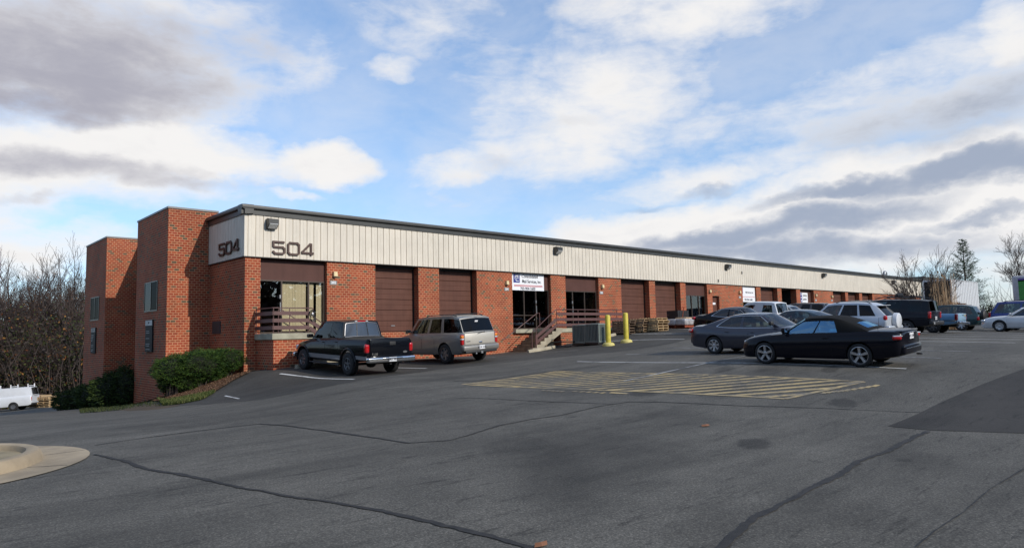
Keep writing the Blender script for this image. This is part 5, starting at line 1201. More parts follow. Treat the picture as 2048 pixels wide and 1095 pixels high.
panel_van('cargo_van', 'white van of which only the flat roof shows above the compact SUV', 'van', P_WHT, (p[0] + .9, p[1]), UP, 5.6, 2.0, 2.10, 3.4, .85)

# white box trailer
a = at_depth(1905, 600, 67); L_ = 9.6
tr = thing('box_trailer', 'white box trailer parked beyond the bare multi-stem tree', 'trailer', (a[0], a[1], g(a[0], a[1])))
top = 557; ht = at_depth(1905, 557, 67)[2] - tr.location.z
q = MB(); q.rbox((L_ / 2, 1.25, (ht + 1.1) / 2), (L_, 2.5, ht - 1.1), .04); bx = q.build('box', simple('trailer_white', (.55, .56, .58), .5, var=.08), tr)
q = MB(); q.box(-.02, -.004, .12, 2.38, 1.25, ht - .16); q.build('end_darkness_panel', DARKM, bx)  # flat near-black sheet; darkness of an open end painted on the closed box
q = MB(); [q.box(.6 * k, .6 * k + .03, -.022, -.001, 1.2, ht - .1) for k in range(1, 20)]; q.box(0, L_, -.03, -.001, ht - .1, ht - .02); q.build('side_seams', simple('trailer_seam', (.42, .43, .45), .5), bx)
for x_ in (L_ - 2.4, L_ - 1.2):
    for y_ in (.25, 2.25):
        tm, rm = wheel_mesh(.48, .26, .28, 'steel', RIMD); wo = bpy.data.objects.new('wheel', tm); COL.objects.link(wo); wo.parent = tr; wo.location = (x_, y_, .48); ro = bpy.data.objects.new('rim', rm); COL.objects.link(ro); ro.parent = wo
q = MB(); q.box(2, 2.12, .4, .52, 0, 1.1); q.box(2, 2.12, 2.0, 2.12, 0, 1.1); q.build('landing_gear', PLAST, tr)
# green and purple coach at the right edge
a = at_depth(2030, 650, 62)
bs = thing('coach_bus', 'tall coach with green side panel and purple roof band at the right edge', 'bus', (a[0], a[1], g(a[0], a[1])), -PI / 2)
ztop = at_depth(2030, 551, 62)[2] - bs.location.z
q = MB(); q.rbox((4.5, 1.25, ztop / 2 + .2), (9, 2.5, ztop - .4), .25, 4); q.build('body', simple('bus_grey', (.38, .36, .38), .4), bs, smooth=50)
for y_ in (-.004, 2.504):
    q = MB(); q.rbox((4.6, y_, ztop * .52 + .18), (8.2, .02, ztop - 1.35), .006); q.build('green_panel', simple('bus_green', (.04, .24, .035), .4) if y_ < 0 else MATS['bus_green'], bs)
    q = MB(); q.rbox((4.6, y_, ztop - .40), (8.2, .02, .28), .006); q.build('purple_band', simple('bus_purple', (.10, .06, .25), .4) if y_ < 0 else MATS['bus_purple'], bs)
for x_ in (1.8, 7.2):
    for y_ in (.2, 2.3):
        tm, rm = wheel_mesh(.46, .26, .28, 'steel', RIMD); wo = bpy.data.objects.new('wheel', tm); COL.objects.link(wo); wo.parent = bs; wo.location = (x_, y_, .46); ro = bpy.data.objects.new('rim', rm); COL.objects.link(ro); ro.parent = wo
# ================================================================ LANDINGS, RAILS, YARD THINGS
def gz(x, y): return g(x, y)
# landing at the first office
ld = thing('entrance_landing', 'brick landing with concrete slab at the first office door', 'landing', (0, 0, 0))
q = MB(); q.box(.46, 1.99, -1.59, -.003, -.6, 1.20); q.build('brick_base', BRICK, ld)
q = MB(); q.rbox((1.22, -.828, 1.315), (1.66, 1.65, .23), .012, 1); q.build('slab', SLAB, ld)
q = MB()
for k in range(8):
    z1 = 1.43 - .178 * (k + 1); q.box(2.055 + .28 * k, 2.055 + .28 * (k + 1), -1.6, -.003, -.5, z1)
q.build('stairs', CONC, ld)
def rail(root, pts_boards, zs, th=.045, bh=.14):
    for z in zs:
        q = MB()
        for a, b in zip(pts_boards[:-1], pts_boards[1:]): q.bar((a[0], a[1], a[2] + z), (b[0], b[1], b[2] + z), th, bh)
        q.build('board', RAILM, root)
r1 = thing('stair_railing', 'brown board railing on the raised landing of the first office', 'railing', (0, 0, 0))
F0 = 1.43
rail(r1, [(.42, -.05, F0), (.42, -1.64, F0), (1.86, -1.64, F0)], (.75, .48, .21))
rail(r1, [(1.86, -1.66, F0), (3.3, -1.66, F0 - .92)], (.46, .19))
q = MB()
for (x, y) in ((.42, -.1), (.45, -1.6), (1.08, -1.6), (1.82, -1.6)): q.tube([(x, y, F0), (x, y, F0 + .95)], .019, 6)
q.build('post', RAILM, r1)
q = MB(); q.tube([(.42, -.1, F0 + .95), (.43, -1.58, F0 + .95), (.5, -1.6, F0 + .95), (1.98, -1.6, F0 + .95), (2.03, -1.6, F0 + .92), (2.03, -1.6, F0 + .62), (3.5, -1.62, F0 - .33)], .021, 7); q.build('handrail', RAILM, r1, smooth=50)
q = MB(); q.tube([(1.3, -.12, F0 + .95), (1.45, -.12, F0 + .93), (3.4, -.12, F0 - .3)], .021, 7); q.tube([(1.3, -.12, F0), (1.3, -.12, F0 + .95)], .019, 6); q.build('wall_handrail', RAILM, r1, smooth=50)
cb = thing('hanging_cable', 'coiled dark cable hung on the corner post of the first railing', 'cable', (1.92, -1.70, F0 + .72))
q = MB(); rnd = random.Random(2)
for k in range(5):
    r_ = rnd.uniform(.06, .11); ox, oz = rnd.uniform(-.04, .06), rnd.uniform(-.16, .12)
    q.tube([(ox + r_ * math.cos(a), -.01 * k, oz + r_ * 1.3 * math.sin(a)) for a in np.linspace(0, 2 * PI, 12)], .014, 5)
q.build('coil', BLACKM, cb)
q = MB(); q.rbox((.02, -.05, .02), (.06, .02, .07), .008); q.build('pale_tag', SIGNW, cb)
# landing at the second and third office
l2 = thing('entrance_landing', 'long concrete landing with brick base serving the mail company and third office', 'landing', (0, 0, 0))
q = MB(); q.box(15.95, 21.2, -1.59, -.003, -.4, 1.22); q.build('brick_base', BRICK, l2)
q = MB(); q.rbox((18.42, -.828, 1.325), (5.76, 1.65, .21), .012, 1); q.rbox((15.5, -.10, 1.33), (2.9, .20, .20), .01, 1); q.build('slab', SLAB, l2)
q = MB(); n = 7
for k in range(n):
    z1 = 1.43 - .165 * (k + 1); xa = 15.54 - .29 * (k + 1); q.box(xa, xa + .29, -1.45, -.203, -.2, z1)
q.build('stairs', simple('worn_stair_concrete', (.20, .15, .09), .9, var=.3, scale=4, bump=.3), l2)
q = MB(); pr_ = [(15.54, 1.43)]
for k in range(n): pr_ += [(15.54 - .29 * k, 1.43 - .165 * (k + 1)), (15.54 - .29 * (k + 1), 1.43 - .165 * (k + 1))]
pr_ += [(13.4, .1), (13.9, .1), (16.0, 1.20), (16.0, 1.43)]
q.prism(pr_, .16, lambda u, v, w: (u, -1.66 + w, v + .02)); q.build('stringer', CONC, l2)
r2 = thing('stair_railing', 'long brown board railing along the second landing and down its stairs', 'railing', (0, 0, 0))
rail(r2, [(15.55, -1.70, F0), (21.25, -1.70, F0)], (.75,)); rail(r2, [(14.05, -1.70, F0 - .86), (15.55, -1.70, F0), (21.25, -1.70, F0)], (.46, .17))
q = MB()
for x in (15.62, 17.3, 19.0, 20.6, 21.2): q.tube([(x, -1.64, F0), (x, -1.64, F0 + .98)], .02, 6)
q.tube([(14.1, -1.64, .35), (14.1, -1.64, 1.45)], .025, 6); q.build('post', RAILM, r2)
q = MB(); q.tube([(21.2, -1.64, F0 + .98), (15.62, -1.64, F0 + .98), (15.5, -1.64, F0 + .93), (13.85, -1.64, .95 + .33), (13.8, -1.64, 1.2), (13.8, -1.64, .30)], .022, 7); q.build('handrail', RAILM, r2, smooth=50)
q = MB(); q.tube([(13.2, -.03, .92), (13.35, -.08, .95), (15.7, -.10, 2.26), (15.9, -.10, 2.30), (15.92, -.10, F0)], .022, 7); q.build('wall_handrail', RAILM, r2, smooth=50)
q = MB(); q.bar((14.02, -1.72, .62), (14.02, -1.72, 1.12), .14, .05, (0, 1, 0)); q.build('end_board', RAILM, r2)
# cardboard boxes inside the mail office
bx_ = thing('cardboard_box', 'brown cardboard box standing inside the mail company window', 'box', (15.25, .75, FF))
q = MB(); q.rbox((.32, 0, .37), (.62, .45, .72), .01, 1); b_ = q.build('carton', simple('cardboard', (.36, .20, .09), .8), bx_); q = MB(); q.box(.30, .42, -.232, -.2255, .12, .5); q.build('print', BLACKM, b_)

# condensers
ACM = simple('condenser_green_grey', (.17, .20, .18), .5, .1, .1, 3); ACD = simple('condenser_coil', (.022, .028, .028), .6)
def condenser(x, y, label):
    z = g(x + .4, y + .4); t = tag(thing('air_conditioner', label, 'air conditioner', (x, y, z)), group='condenser units below the landing'); W_, D_, H_ = .84, .84, 1.0
    q = MB(); q.rbox((W_ / 2, D_ / 2, .05), (W_ + .1, D_, .10), .02); q.build('skid', BLACKM, t)
    q = MB(); q.box(.03, W_ - .03, .03, D_ - .03, .1, H_ - .03); b = q.build('coil', ACD, t)
    q = MB(); q.rbox((W_ / 2, D_ / 2, H_ - .02), (W_, D_, .07), .02); q.rbox((W_ / 2, D_ / 2, .135), (W_, D_, .07), .015)
    for (a, c_) in ((.02, .02), (W_ - .02, .02), (.02, D_ - .02), (W_ - .02, D_ - .02)): q.box(a - .025, a + .025, c_ - .025, c_ + .025, .12, H_ - .03)
    q.build('frame', ACM, t)
    q = MB()
    for k in range(1, 9):
        u = k * W_ / 9
        for (a0, a1, b0, b1) in ((u - .028, u + .012, .0, .03), (-.0, .03, u - .028, u + .012), (W_ - .03, W_, u - .028, u + .012)): q.box(a0, a1, b0, b1, .17, H_ - .055)
    q.build('louvre_panel', ACM, t)
    q = MB(); q.lathe([(.001, H_ + .02), (.10, H_ + .02), (.34, H_ + .035), (.36, H_ + .015)], c=(W_ / 2, D_ / 2, 0), n=20); q.build('fan_guard', ACM, t, smooth=40)
condenser(15.42, -4.62, 'grey green louvred air conditioning unit standing behind the nearer yellow bollard'); condenser(15.42, -3.74, 'grey green louvred air conditioning unit against the brick landing')
q = MB(); q.tube([(15.0, -1.75, .66), (14.75, -2.0, .72), (14.9, -2.6, .75), (15.3, -3.0, .74), (15.6, -3.1, .74)], .03, 6); q.tube([(14.95, -1.72, .35), (14.9, -2.3, .42), (15.2, -3.0, .52)], .025, 6)
tag(q.build('refrigerant_pipe', BLACKM, smooth=50), 'black insulated pipes running from the landing to the air conditioners', 'pipe')
# bollards
YB = simple('bollard_yellow', (.56, .46, .05), .5, var=.18, scale=5)
YB2 = simple('bollard_base_yellow', (.56, .48, .15), .6, var=.15, scale=5)
bl0 = None
def bollard(px, y, label):
    d = ray(px, 688); x = EYE[0] + d[0] * (y - EYE[1]) / d[1]; t = tag(thing('bollard', label, 'bollard', (x, y, g(x, y) - .01)), group='yellow bollards')
    q = MB(); q.lathe([(.001, 1.44), (.06, 1.435), (.105, 1.41), (.118, 1.37), (.118, .05), (.118, 0)], n=20); q.build('post', YB, t, smooth=50)
    q = MB(); q.lathe([(.12, .17), (.18, .165), (.26, .12), (.285, .05), (.285, -.06)], n=24); q.build('base', YB2, t, smooth=50)
bollard(1217, -5.95, 'yellow bollard with flared base, left one of the pair, nearest the air conditioners'); bollard(1253, -5.85, 'yellow bollard with flared base, right one of the pair, nearest the pallets')
# wheel stops
def wheel_stop(a, b, label):
    a, b = np.array(a), np.array(b); d = b - a; l = np.linalg.norm(d); t = tag(thing('wheel_stop', label, 'wheel stop', (a[0], a[1], g(*((a + b) / 2))), math.atan2(d[1], d[0])), group='concrete wheel stops')
    t.rotation_euler = (0, -math.atan2(g(*b) - g(*a), l), math.atan2(d[1], d[0])); t.location.z = g(*a) - .01
    q = MB(); q.prism([(-.09, 0), (.09, 0), (.07, .12), (.03, .15), (-.03, .15), (-.07, .12)], l, lambda u, v, w: (w, u, v)); q.build('block', CONC, t, smooth=30)
wheel_stop(on_ground(1056, 705)[:2], on_ground(1056, 705)[:2] + np.array([1.9, .0]), 'tan concrete wheel stop at the foot of the stairs')
wheel_stop((17.4, -2.6), (19.2, -2.6), 'tan concrete wheel stop behind the nearer yellow bollard'); wheel_stop((19.9, -2.7), (21.7, -2.6), 'tan concrete wheel stop left of the pale pallets')
wheel_stop((1.0, -2.2 - .1), (2.7, -2.2 - .1), 'concrete wheel stop under the nose of the black pickup')
# pallets
WOOD = [simple('pallet_wood_%d' % i, c_, .85, var=.25, scale=9, bump=.2) for i, c_ in enumerate([(.46, .32, .17), (.30, .20, .11), (.17, .115, .075), (.26, .055, .02)])]
def pallet(name, label, loc, rz, mat, group, L_=1.2, W_=1.0):
    t = tag(thing(name, label, 'pallet', loc, rz), group=group)
    q = MB()
    for k in range(7): q.box(-L_ / 2 + k * (L_ - .1) / 6, -L_ / 2 + .1 + k * (L_ - .1) / 6, -W_ / 2, W_ / 2, .118, .138)
    q.build('top_deck', mat, t)
    q = MB()
    for y in (-W_ / 2 + .02, 0, W_ / 2 - .02): q.box(-L_ / 2, L_ / 2, y - .02, y + .02, .021, .117)
    q.build('stringers', mat, t)
    q = MB()
    for k in (0, 2, 3, 4, 6): q.box(-L_ / 2 + k * (L_ - .1) / 6, -L_ / 2 + .1 + k * (L_ - .1) / 6, -W_ / 2, W_ / 2, 0, .020)
    q.build('bottom_deck', mat, t); return t
rnd = random.Random(11)
def px_xy(px, y):
    d = ray(px, 650); return EYE[0] + d[0] * (y - EYE[1]) / d[1]
def stack(px, y, n, mats, label, group, rz=PI / 2, z0=None, jit=.05):
    x = px_xy(px, y); z = (g(x, y) + .02) if z0 is None else z0; proto = None
    for k in range(n):
        m = mats[k % len(mats)]; lab = label + (', topmost' if k == n - 1 else (', bottom one' if k == 0 else ', middle one'))
        pallet('pallet', lab, (x + rnd.uniform(-jit, jit), y + rnd.uniform(-jit, jit), z + k * .140), rz + rnd.uniform(-.05, .05), m, group)
    return x, y, z + n * .14
stack(1308, -3.9, 5, [WOOD[0], WOOD[0], WOOD[1]], 'pale new wooden pallet stacked before the brown roller doors', 'pale pallets by the roller doors')
stack(1281, -3.3, 5, [WOOD[1], WOOD[2]], 'weathered wooden pallet in the stack left of the pale one', 'weathered pallets by the roller doors')
stack(1252, -2.8, 5, [WOOD[2]], 'dark grey wooden pallet stacked behind the right yellow bollard', 'dark pallets by the roller doors')
x, y, z = stack(1358, -1.6, 3, [WOOD[3]], 'red painted pallet under the black crates', 'red pallets by the roller doors')
BC = simple('black_crate_plastic', (.02, .018, .02), .5)
for k in range(2):
    t = tag(thing('plastic_crate', 'black plastic crate on the red pallets, ' + ('lower one' if k == 0 else 'upper one'), 'crate', (x - .1, y, z + k * .27)), group='black crates on red pallets')
    q = MB(); q.box(-.6, .6, -.4, -.37, 0, .26); q.box(-.6, .6, .37, .4, 0, .26); q.box(-.6, -.57, -.37, .37, 0, .26); q.box(.57, .6, -.37, .37, 0, .26); q.box(-.57, .57, -.37, .37, 0, .02); q.build('shell', BC, t)
    q = MB(); [q.box(-.6 + .2 * j, -.57 + .2 * j, -.415, -.401, 0, .26) for j in range(7)]; q.box(-.61, .61, -.42, -.401, .22, .26); q.build('ribs', BC, t)
t = thing('pallet_jack', 'orange red pallet jack standing beside the brick pier', 'pallet jack', (px_xy(1361, -2.6), -2.6, g(px_xy(1361, -2.6), -2.6)))
q = MB(); q.rbox((0, 0, .12), (.5, .25, .2), .03); [q.rbox((s_ * .19, .6, .09), (.15, 1.0, .06), .01) for s_ in (-1, 1)]; q.build('forks', WOOD[3], t)
q = MB(); q.tube([(0, -.1, .2), (0, -.25, 1.0), (0, -.3, 1.15)], .025, 7); q.tube([(-.15, -.3, 1.15), (.15, -.3, 1.15)], .02, 6); q.build('handle', WOOD[3], t)
# shrink wrapped load
xw = px_xy(1364, -4.2); zw = g(xw, -4.2)
pallet('pallet', 'red pallet beneath the shrink wrapped load', (xw, -4.2, zw + .02), .1, WOOD[3], 'red pallets by the roller doors', 1.6, 1.2)
wl = thing('wrapped_load', 'clear shrink wrapped load on a red pallet left of the black sedan', 'wrapped load', (xw, -4.2, zw + .16), .1)
WR = simple('shrink_wrap', (.36, .34, .34), .18, var=.35, scale=5, bump=.6, fine=7, coat=.6)
q = MB(); [q.rbox((-.5 + .5 * i, -.3 + .6 * j, .18), (.50, .60, .36), .07, 3) for i in range(3) for j in range(2)]; q.build('wrapped_sacks', WR, wl, smooth=60)
q = MB(); q.rbox((.1, -.1, .40), (.8, .7, .08), .03, 2); q.build('tan_sacks', simple('tan_sack', (.50, .33, .18), .4, var=.3, scale=5, coat=.4), wl, smooth=60)
# pallets by the woods
def far_stack(px, depth, n, label, group, mats):
    p = at_depth(px, 815, depth); z = g(p[0], p[1]) + .05
    for k in range(n):
        lab = label + (', topmost' if k == n - 1 else (', bottom one' if k == 0 else ', in the middle'))
        pallet('pallet', lab, (p[0] + rnd.uniform(-.08, .08), p[1] + rnd.uniform(-.08, .08), z + k * .141), .7 + rnd.uniform(-.1, .1), mats[k % 2], group)
    return p, z + n * .141
far_stack(98, 56, 6, 'pale pallet stacked between white van and dark shrub', 'pallets beside the white van', [WOOD[0], WOOD[0]])
far_stack(82, 59, 7, 'pale pallet in the taller stack just behind the white van', 'pallets behind the white van', [WOOD[0], WOOD[1]])
far_stack(114, 60, 5, 'pale pallet in the low stack nearest the dark shrub', 'pallets near the dark shrub', [WOOD[0], WOOD[1]])
# end bay past the fascia
eb = thing('loading_shed', 'dark open loading shed beyond the far end of the cream fascia', 'shed', (XE, 0, 0))
q = MB(); q.box(.2, 17, -.3, 12, 6.2, 6.75); q.build('roof', COPING, eb); q = MB(); q.box(.1, 17, 7.8, 8, .6, 6.2); q.build('back_wall', BROWN2, eb)
q = MB(); [q.box(x_, x_ + .3, 0, .3, .6, 6.2) for x_ in (4.5, 10.5, 16.5)]; q.build('posts', BLACKM, eb)
q = MB(); q.box(5.0, 7.5, 7.7, 7.79, 1.4, 4.6); q.build('pale_door', simple('pale_door_paint', (.42, .42, .42), .5), eb)
q = MB(); q.box(.0, .12, -.25, -.13, 1.3, 6.1); tag(q.build('downspout', simple('downspout_blue_grey', (.30, .36, .40), .4, .3), eb))
# litter on the asphalt
lm = simple('dry_leaf', (.20, .085, .04), .8); rnd = random.Random(7)
for i, (px, py, s_, lab) in enumerate(((1082, 1092, .07, 'curled brown dry leaf on the asphalt at the bottom edge'), (1411, 852, .10, 'flat reddish dry leaf on the asphalt south of the hatched box'))):
    p = on_ground(px, py); q = MB(); q.add([(-s_, 0, .01), (-s_ * .3, -s_ * .5, .015), (s_ * .6, -s_ * .4, .012), (s_, .1 * s_, .03), (s_ * .3, s_ * .5, .012), (-s_ * .5, s_ * .4, .03), (0, 0, .035)], [(0, 1, 6), (1, 2, 6), (2, 3, 6), (3, 4, 6), (4, 5, 6), (5, 0, 6)])
    o = q.build('dry_leaf', lm, loc=(p[0], p[1], p[2])); tag(o, lab, 'leaf')
# ================================================================ TREES AND SHRUBS
BARK = simple('grey_brown_bark', (.044, .031, .027), .9, var=.3, scale=2)
BARKD = simple('dark_bark', (.05, .037, .031), .9, var=.3, scale=3)
def tree_meshes(seed, height, trunk_r, levels, spread, mat, first=.25, nb=(3, 5), stems=1, lean=.0, droop=0, thin=.62, ratio=.68, leaf=None, minr=.006, kink=.22):
    rnd = random.Random(seed); tr = MB(); cr = MB(); tips = []
    def branch(p, d, l, r, lv):
        n = 4 if lv == 0 else 3; pts = [p.copy()]; rs = [r]; q = p.copy(); dd = d.copy()
        for i in range(n):
            dd = (dd + Vector((rnd.gauss(0, kink * .5), rnd.gauss(0, kink * .5), rnd.gauss(.03, kink * .3) - droop * lv * .04))).normalized(); q = q + dd * (l / n); pts.append(q.copy()); rs.append(max(r * (1 - .42 * (i + 1) / n), minr))
        (tr if lv < 2 else cr).tube(pts, rs, 7 if lv == 0 else (5 if lv == 1 else 3), caps=False)
        if lv >= levels: tips.append((q, dd)); return
        k = rnd.randint(*nb) + (2 if lv == 0 else 0)
        for j in range(k):
            t = first + (1 - first) * (j + rnd.random()) / k if lv == 0 else .25 + .75 * (j + rnd.random()) / k
            i = min(int(t * n), n - 1); f = t * n - i; b = pts[i].lerp(pts[i + 1], f); rr = rs[i] * (1 - f) + rs[i + 1] * f
            ax = (pts[i + 1] - pts[i]).normalized(); o = ax.orthogonal().normalized(); o.rotate(Matrix.Rotation(rnd.uniform(0, 2 * PI), 3, ax)); a = spread * rnd.uniform(.6, 1.25)
            nd = (ax * math.cos(a) + o * math.sin(a)); nd.z += .18; nd.normalize()
            branch(b, nd, l * ratio * rnd.uniform(.7, 1.1) * (1 - .25 * t if lv == 0 else 1), max(rr * thin, minr), lv + 1)
        branch(q, dd, l * ratio, rs[-1] * .9, lv + 1)
    for s_ in range(stems):
        a = 2 * PI * s_ / max(stems, 1) + rnd.uniform(-.3, .3); ln = lean * rnd.uniform(.7, 1.2)
        branch(Vector((.1 * math.cos(a) * (stems > 1), .1 * math.sin(a) * (stems > 1), -.3)), Vector((math.sin(ln) * math.cos(a), math.sin(ln) * math.sin(a), math.cos(ln))), height * .42, trunk_r, 0)
    lf = None
    if leaf:
        lf = MB()
        for (p, d) in tips:
            if rnd.random() < leaf[0]:
                for k in range(leaf[2]):
                    c_ = p + Vector((rnd.gauss(0, .12), rnd.gauss(0, .12), rnd.gauss(0, .12))); s_ = leaf[1] * rnd.uniform(.6, 1.3); u = Vector((rnd.gauss(0, 1), rnd.gauss(0, 1), rnd.gauss(0, 1))).normalized(); w = u.orthogonal().normalized()
                    lf.add([c_ - u * s_, c_ - w * s_ * .5, c_ + u * s_, c_ + w * s_ * .5], [(0, 1, 2, 3)])
    return tr.mesh('trunk', mat, recalc=False), cr.mesh('crown', mat, recalc=False), lf
def put_tree(meshes, name, label, cat, loc, rz, sc=1, group=None, leafmat=None):
    t = tag(thing(name, label, cat, loc, rz), group=group); t.scale = (sc, sc, sc)
    for me, nm in zip(meshes, ('trunk', 'crown', 'leaves')):
        if me is None: continue
        o = bpy.data.objects.new(nm, me); COL.objects.link(o); o.parent = t
    return t
DL = mat_foliage('dead_leaves', (.13, .04, .015), (.24, .12, .03), (.17, .07, .02), 2, .8)
DK = mat_foliage('dark_evergreen_leaves', (.016, .022, .008), (.05, .06, .016), (.03, .04, .01), 1.5, .8)
protos = []
for i in range(5):
    a, b, lf = tree_meshes(20 + i, 15.5, .24 if i % 2 else .32, 5, .58, BARK, first=.28, nb=(2, 4), thin=.60, leaf=(.12, .06, 3), minr=.012)
    protos.append((a, b, lf.mesh('leaves', DL, recalc=False)))
rnd = random.Random(31)
spots = [(20, 74, 1.0), (60, 70, .82), (98, 72, 1.06), (140, 76, .98), (168, 70, .92), (-30, 78, 1.0), (40, 86, 1.0), (120, 90, 1.02), (0, 96, 1.1), (75, 92, 1.0), (165, 88, .8), (45, 76, .75), (88, 70, .6), (5, 72, .6), (118, 72, .6), (185, 84, .95), (-80, 74, .9), (-130, 84, 1), (230, 90, .9), (110, 80, .7), (30, 80, .66), (70, 80, .72), (150, 84, .7), (-10, 70, .62), (130, 66, .5), (50, 66, .5)]
for i, (px, dep, sc) in enumerate(spots):
    p = at_depth(px, 700, dep)
    put_tree(protos[i % 5], 'bare_tree', 'bare grey-brown deciduous tree in the woods behind the white van', 'tree', (p[0], p[1], g(p[0], p[1]) - .3), rnd.uniform(0, 6.28), sc * 1.08, 'bare trees of the woods')
# undergrowth: brown stems, dead leaves and dark evergreen scrub
def scrub(name, n, region, mats, label, cat, seed, hfun, size=(.12, .3)):
    rnd = random.Random(seed); mb = MB()
    P = [region(rnd) for _ in range(n)]; A = np.array(P); Z = garr(A[:, 0], A[:, 1])
    for (x, y), z in zip(P, Z):
        h = hfun(rnd); s_ = rnd.uniform(*size); u = Vector((rnd.gauss(0, 1), rnd.gauss(0, 1), rnd.gauss(0, .8))).normalized(); w = u.orthogonal().normalized(); w.rotate(Matrix.Rotation(rnd.uniform(0, 6.28), 3, u)); c_ = Vector((x, y, z + h))
        mb.cur = 0 if rnd.random() < .6 else (1 if len(mats) < 3 or rnd.random() < .7 else 2)
        mb.add([c_ - u * s_, c_ - w * s_ * .55, c_ + u * s_, c_ + w * s_ * .55], [(0, 1, 2, 3)])
    for k in range(n // 30):
        x, y = region(rnd); z = g(x, y); h = rnd.uniform(2, 8); mb.cur = 1
        mb.tube([(x, y, z - .2), (x + rnd.gauss(0, .5), y + rnd.gauss(0, .5), z + h * .5), (x + rnd.gauss(0, 1), y + rnd.gauss(0, 1), z + h)], [.05, .035, .012], 4, caps=False)
    o = mb.build(name, mats, recalc=False); return tag(o, label, cat, kind='stuff')
def reg(rnd):
    p = at_depth(rnd.uniform(-200, 260), 700, rnd.uniform(64, 92)); return (p[0], p[1])
scrub('undergrowth', 75000, reg, [DK, BARKD, DL], 'dark tangled undergrowth beneath the bare trees', 'undergrowth', 5, lambda r: abs(r.gauss(0, 1)) * 3.5 if r.random() < .8 else r.uniform(0, 8.5), (.07, .19))
# trees behind the photographer (seen only as reflections in the office windows)
def reg2(rnd):
    a = rnd.uniform(-4.1, .35); r_ = rnd.uniform(48, 58) * (1.15 if a < -2.6 else 1); return (EYE[0] + 8 + r_ * math.cos(a - .35) * 1.1, EYE[1] + r_ * math.sin(a - .35))
scrub('treeline', 22000, reg2, [DK, BARKD], 'dark line of trees across the street behind the lot', 'treeline', 9, lambda r: r.uniform(0, 13) * r.uniform(.4, 1), (.5, 1.2))

# multi-stem bare tree, right
a, b, lf = tree_meshes(77, 6.2, .07, 4, .46, BARKD, first=.5, nb=(2, 3), stems=7, lean=.44, thin=.66, ratio=.66, leaf=(.30, .045, 1), minr=.008, kink=.25)
p = at_depth(1856, 650, 43.5); put_tree((a, b, lf.mesh('leaves', BARKD, recalc=False)), 'bare_tree', 'bare multi-stem vase shaped tree behind the black boxy SUV', 'tree', (p[0], p[1], g(p[0], p[1])), .4, .86)
a, b, lf = tree_meshes(91, 7.0, .10, 5, .60, BARKD, first=.25, nb=(3, 4), stems=3, lean=.4, minr=.007)
p = at_depth(2085, 650, 88); put_tree((a, b), 'bare_tree', 'bare twiggy tree rising behind the coach at the right edge', 'tree', (p[0], p[1], g(p[0], p[1])), 2.0, 1.75)
# pine
PN = mat_foliage('pine_needles', (.035, .07, .028), (.09, .14, .06), (.06, .10, .045), 2, .7)
rnd = random.Random(8); tr = MB(); fo = MB(); Hh = 8.9
tr.tube([(0, 0, -.3), (.05, .02, Hh * .5), (0, 0, Hh)], [.16, .09, .012], 8, caps=False); br_ = MB()
z = 1.0
while z < Hh - .1:
    k = rnd.randint(4, 6); a0 = rnd.uniform(0, 6.28); f = 1 - z / Hh
    for j in range(k):
        if rnd.random() < .12: continue
        a = a0 + 2 * PI * j / k + rnd.uniform(-.3, .3); l = (3.0 * f ** .85 + .12) * rnd.uniform(.65, 1.12); up = .15 + .5 * (1 - f)
        pts = [Vector((0, 0, z))]
        for t in (.35, .7, 1): pts.append(Vector((math.cos(a) * l * t, math.sin(a) * l * t, z + l * t * up * .55 + .18 * l * t * t + rnd.gauss(0, .04))))
        br_.tube(pts, [.035 * f + .012, .02 * f + .008, .012, .005], 4, caps=False)
        m_ = int(7 + l * 13)
        for s_ in range(m_):
            t = .28 + .72 * (s_ + rnd.random()) / m_; i = 0 if t < .35 else (1 if t < .7 else 2); tt = (t - (0, .35, .7)[i]) / (.35, .35, .3)[i]; c_ = pts[i].lerp(pts[i + 1], tt)
            off = Vector((rnd.gauss(0, .16), rnd.gauss(0, .16), rnd.gauss(.04, .08))) * (l * .4 + .2); cc_ = c_ + off
            br_.tube([c_, cc_], [.006, .004], 3, caps=False)
            for n_ in range(10):
                d = (off.normalized() * .8 + Vector((rnd.gauss(0, .6), rnd.gauss(0, .6), rnd.gauss(.2, .5)))).normalized() * rnd.uniform(.10, .17); w = d.orthogonal().normalized() * .010
                fo.add([cc_ - w, cc_ + w, cc_ + d], [(0, 1, 2)])
    z += rnd.uniform(.22, .36)
p = at_depth(1938, 650, 80); t = thing('pine_tree', 'thin green pine with airy crown rising behind the white trailer', 'tree', (p[0], p[1], g(p[0], p[1]) - .2))
t.scale = (1.12, 1.12, 1.12); tr.build('trunk', BARK, t, recalc=False); c_ = fo.build('crown', PN, t, recalc=False); br_.build('branches', BARK, t, recalc=False)
# low hedge line far right to close the horizon
def reg3(rnd):
    p = at_depth(rnd.uniform(1700, 2300), 645, rnd.uniform(115, 150)); return (p[0], p[1])
scrub('distant_trees', 14000, reg3, [DK, BARKD], 'low dark tree line on the horizon beyond the lot', 'treeline', 12, lambda r: min(abs(r.gauss(0, 1)) * 1.3, 2.6), (.12, .32))

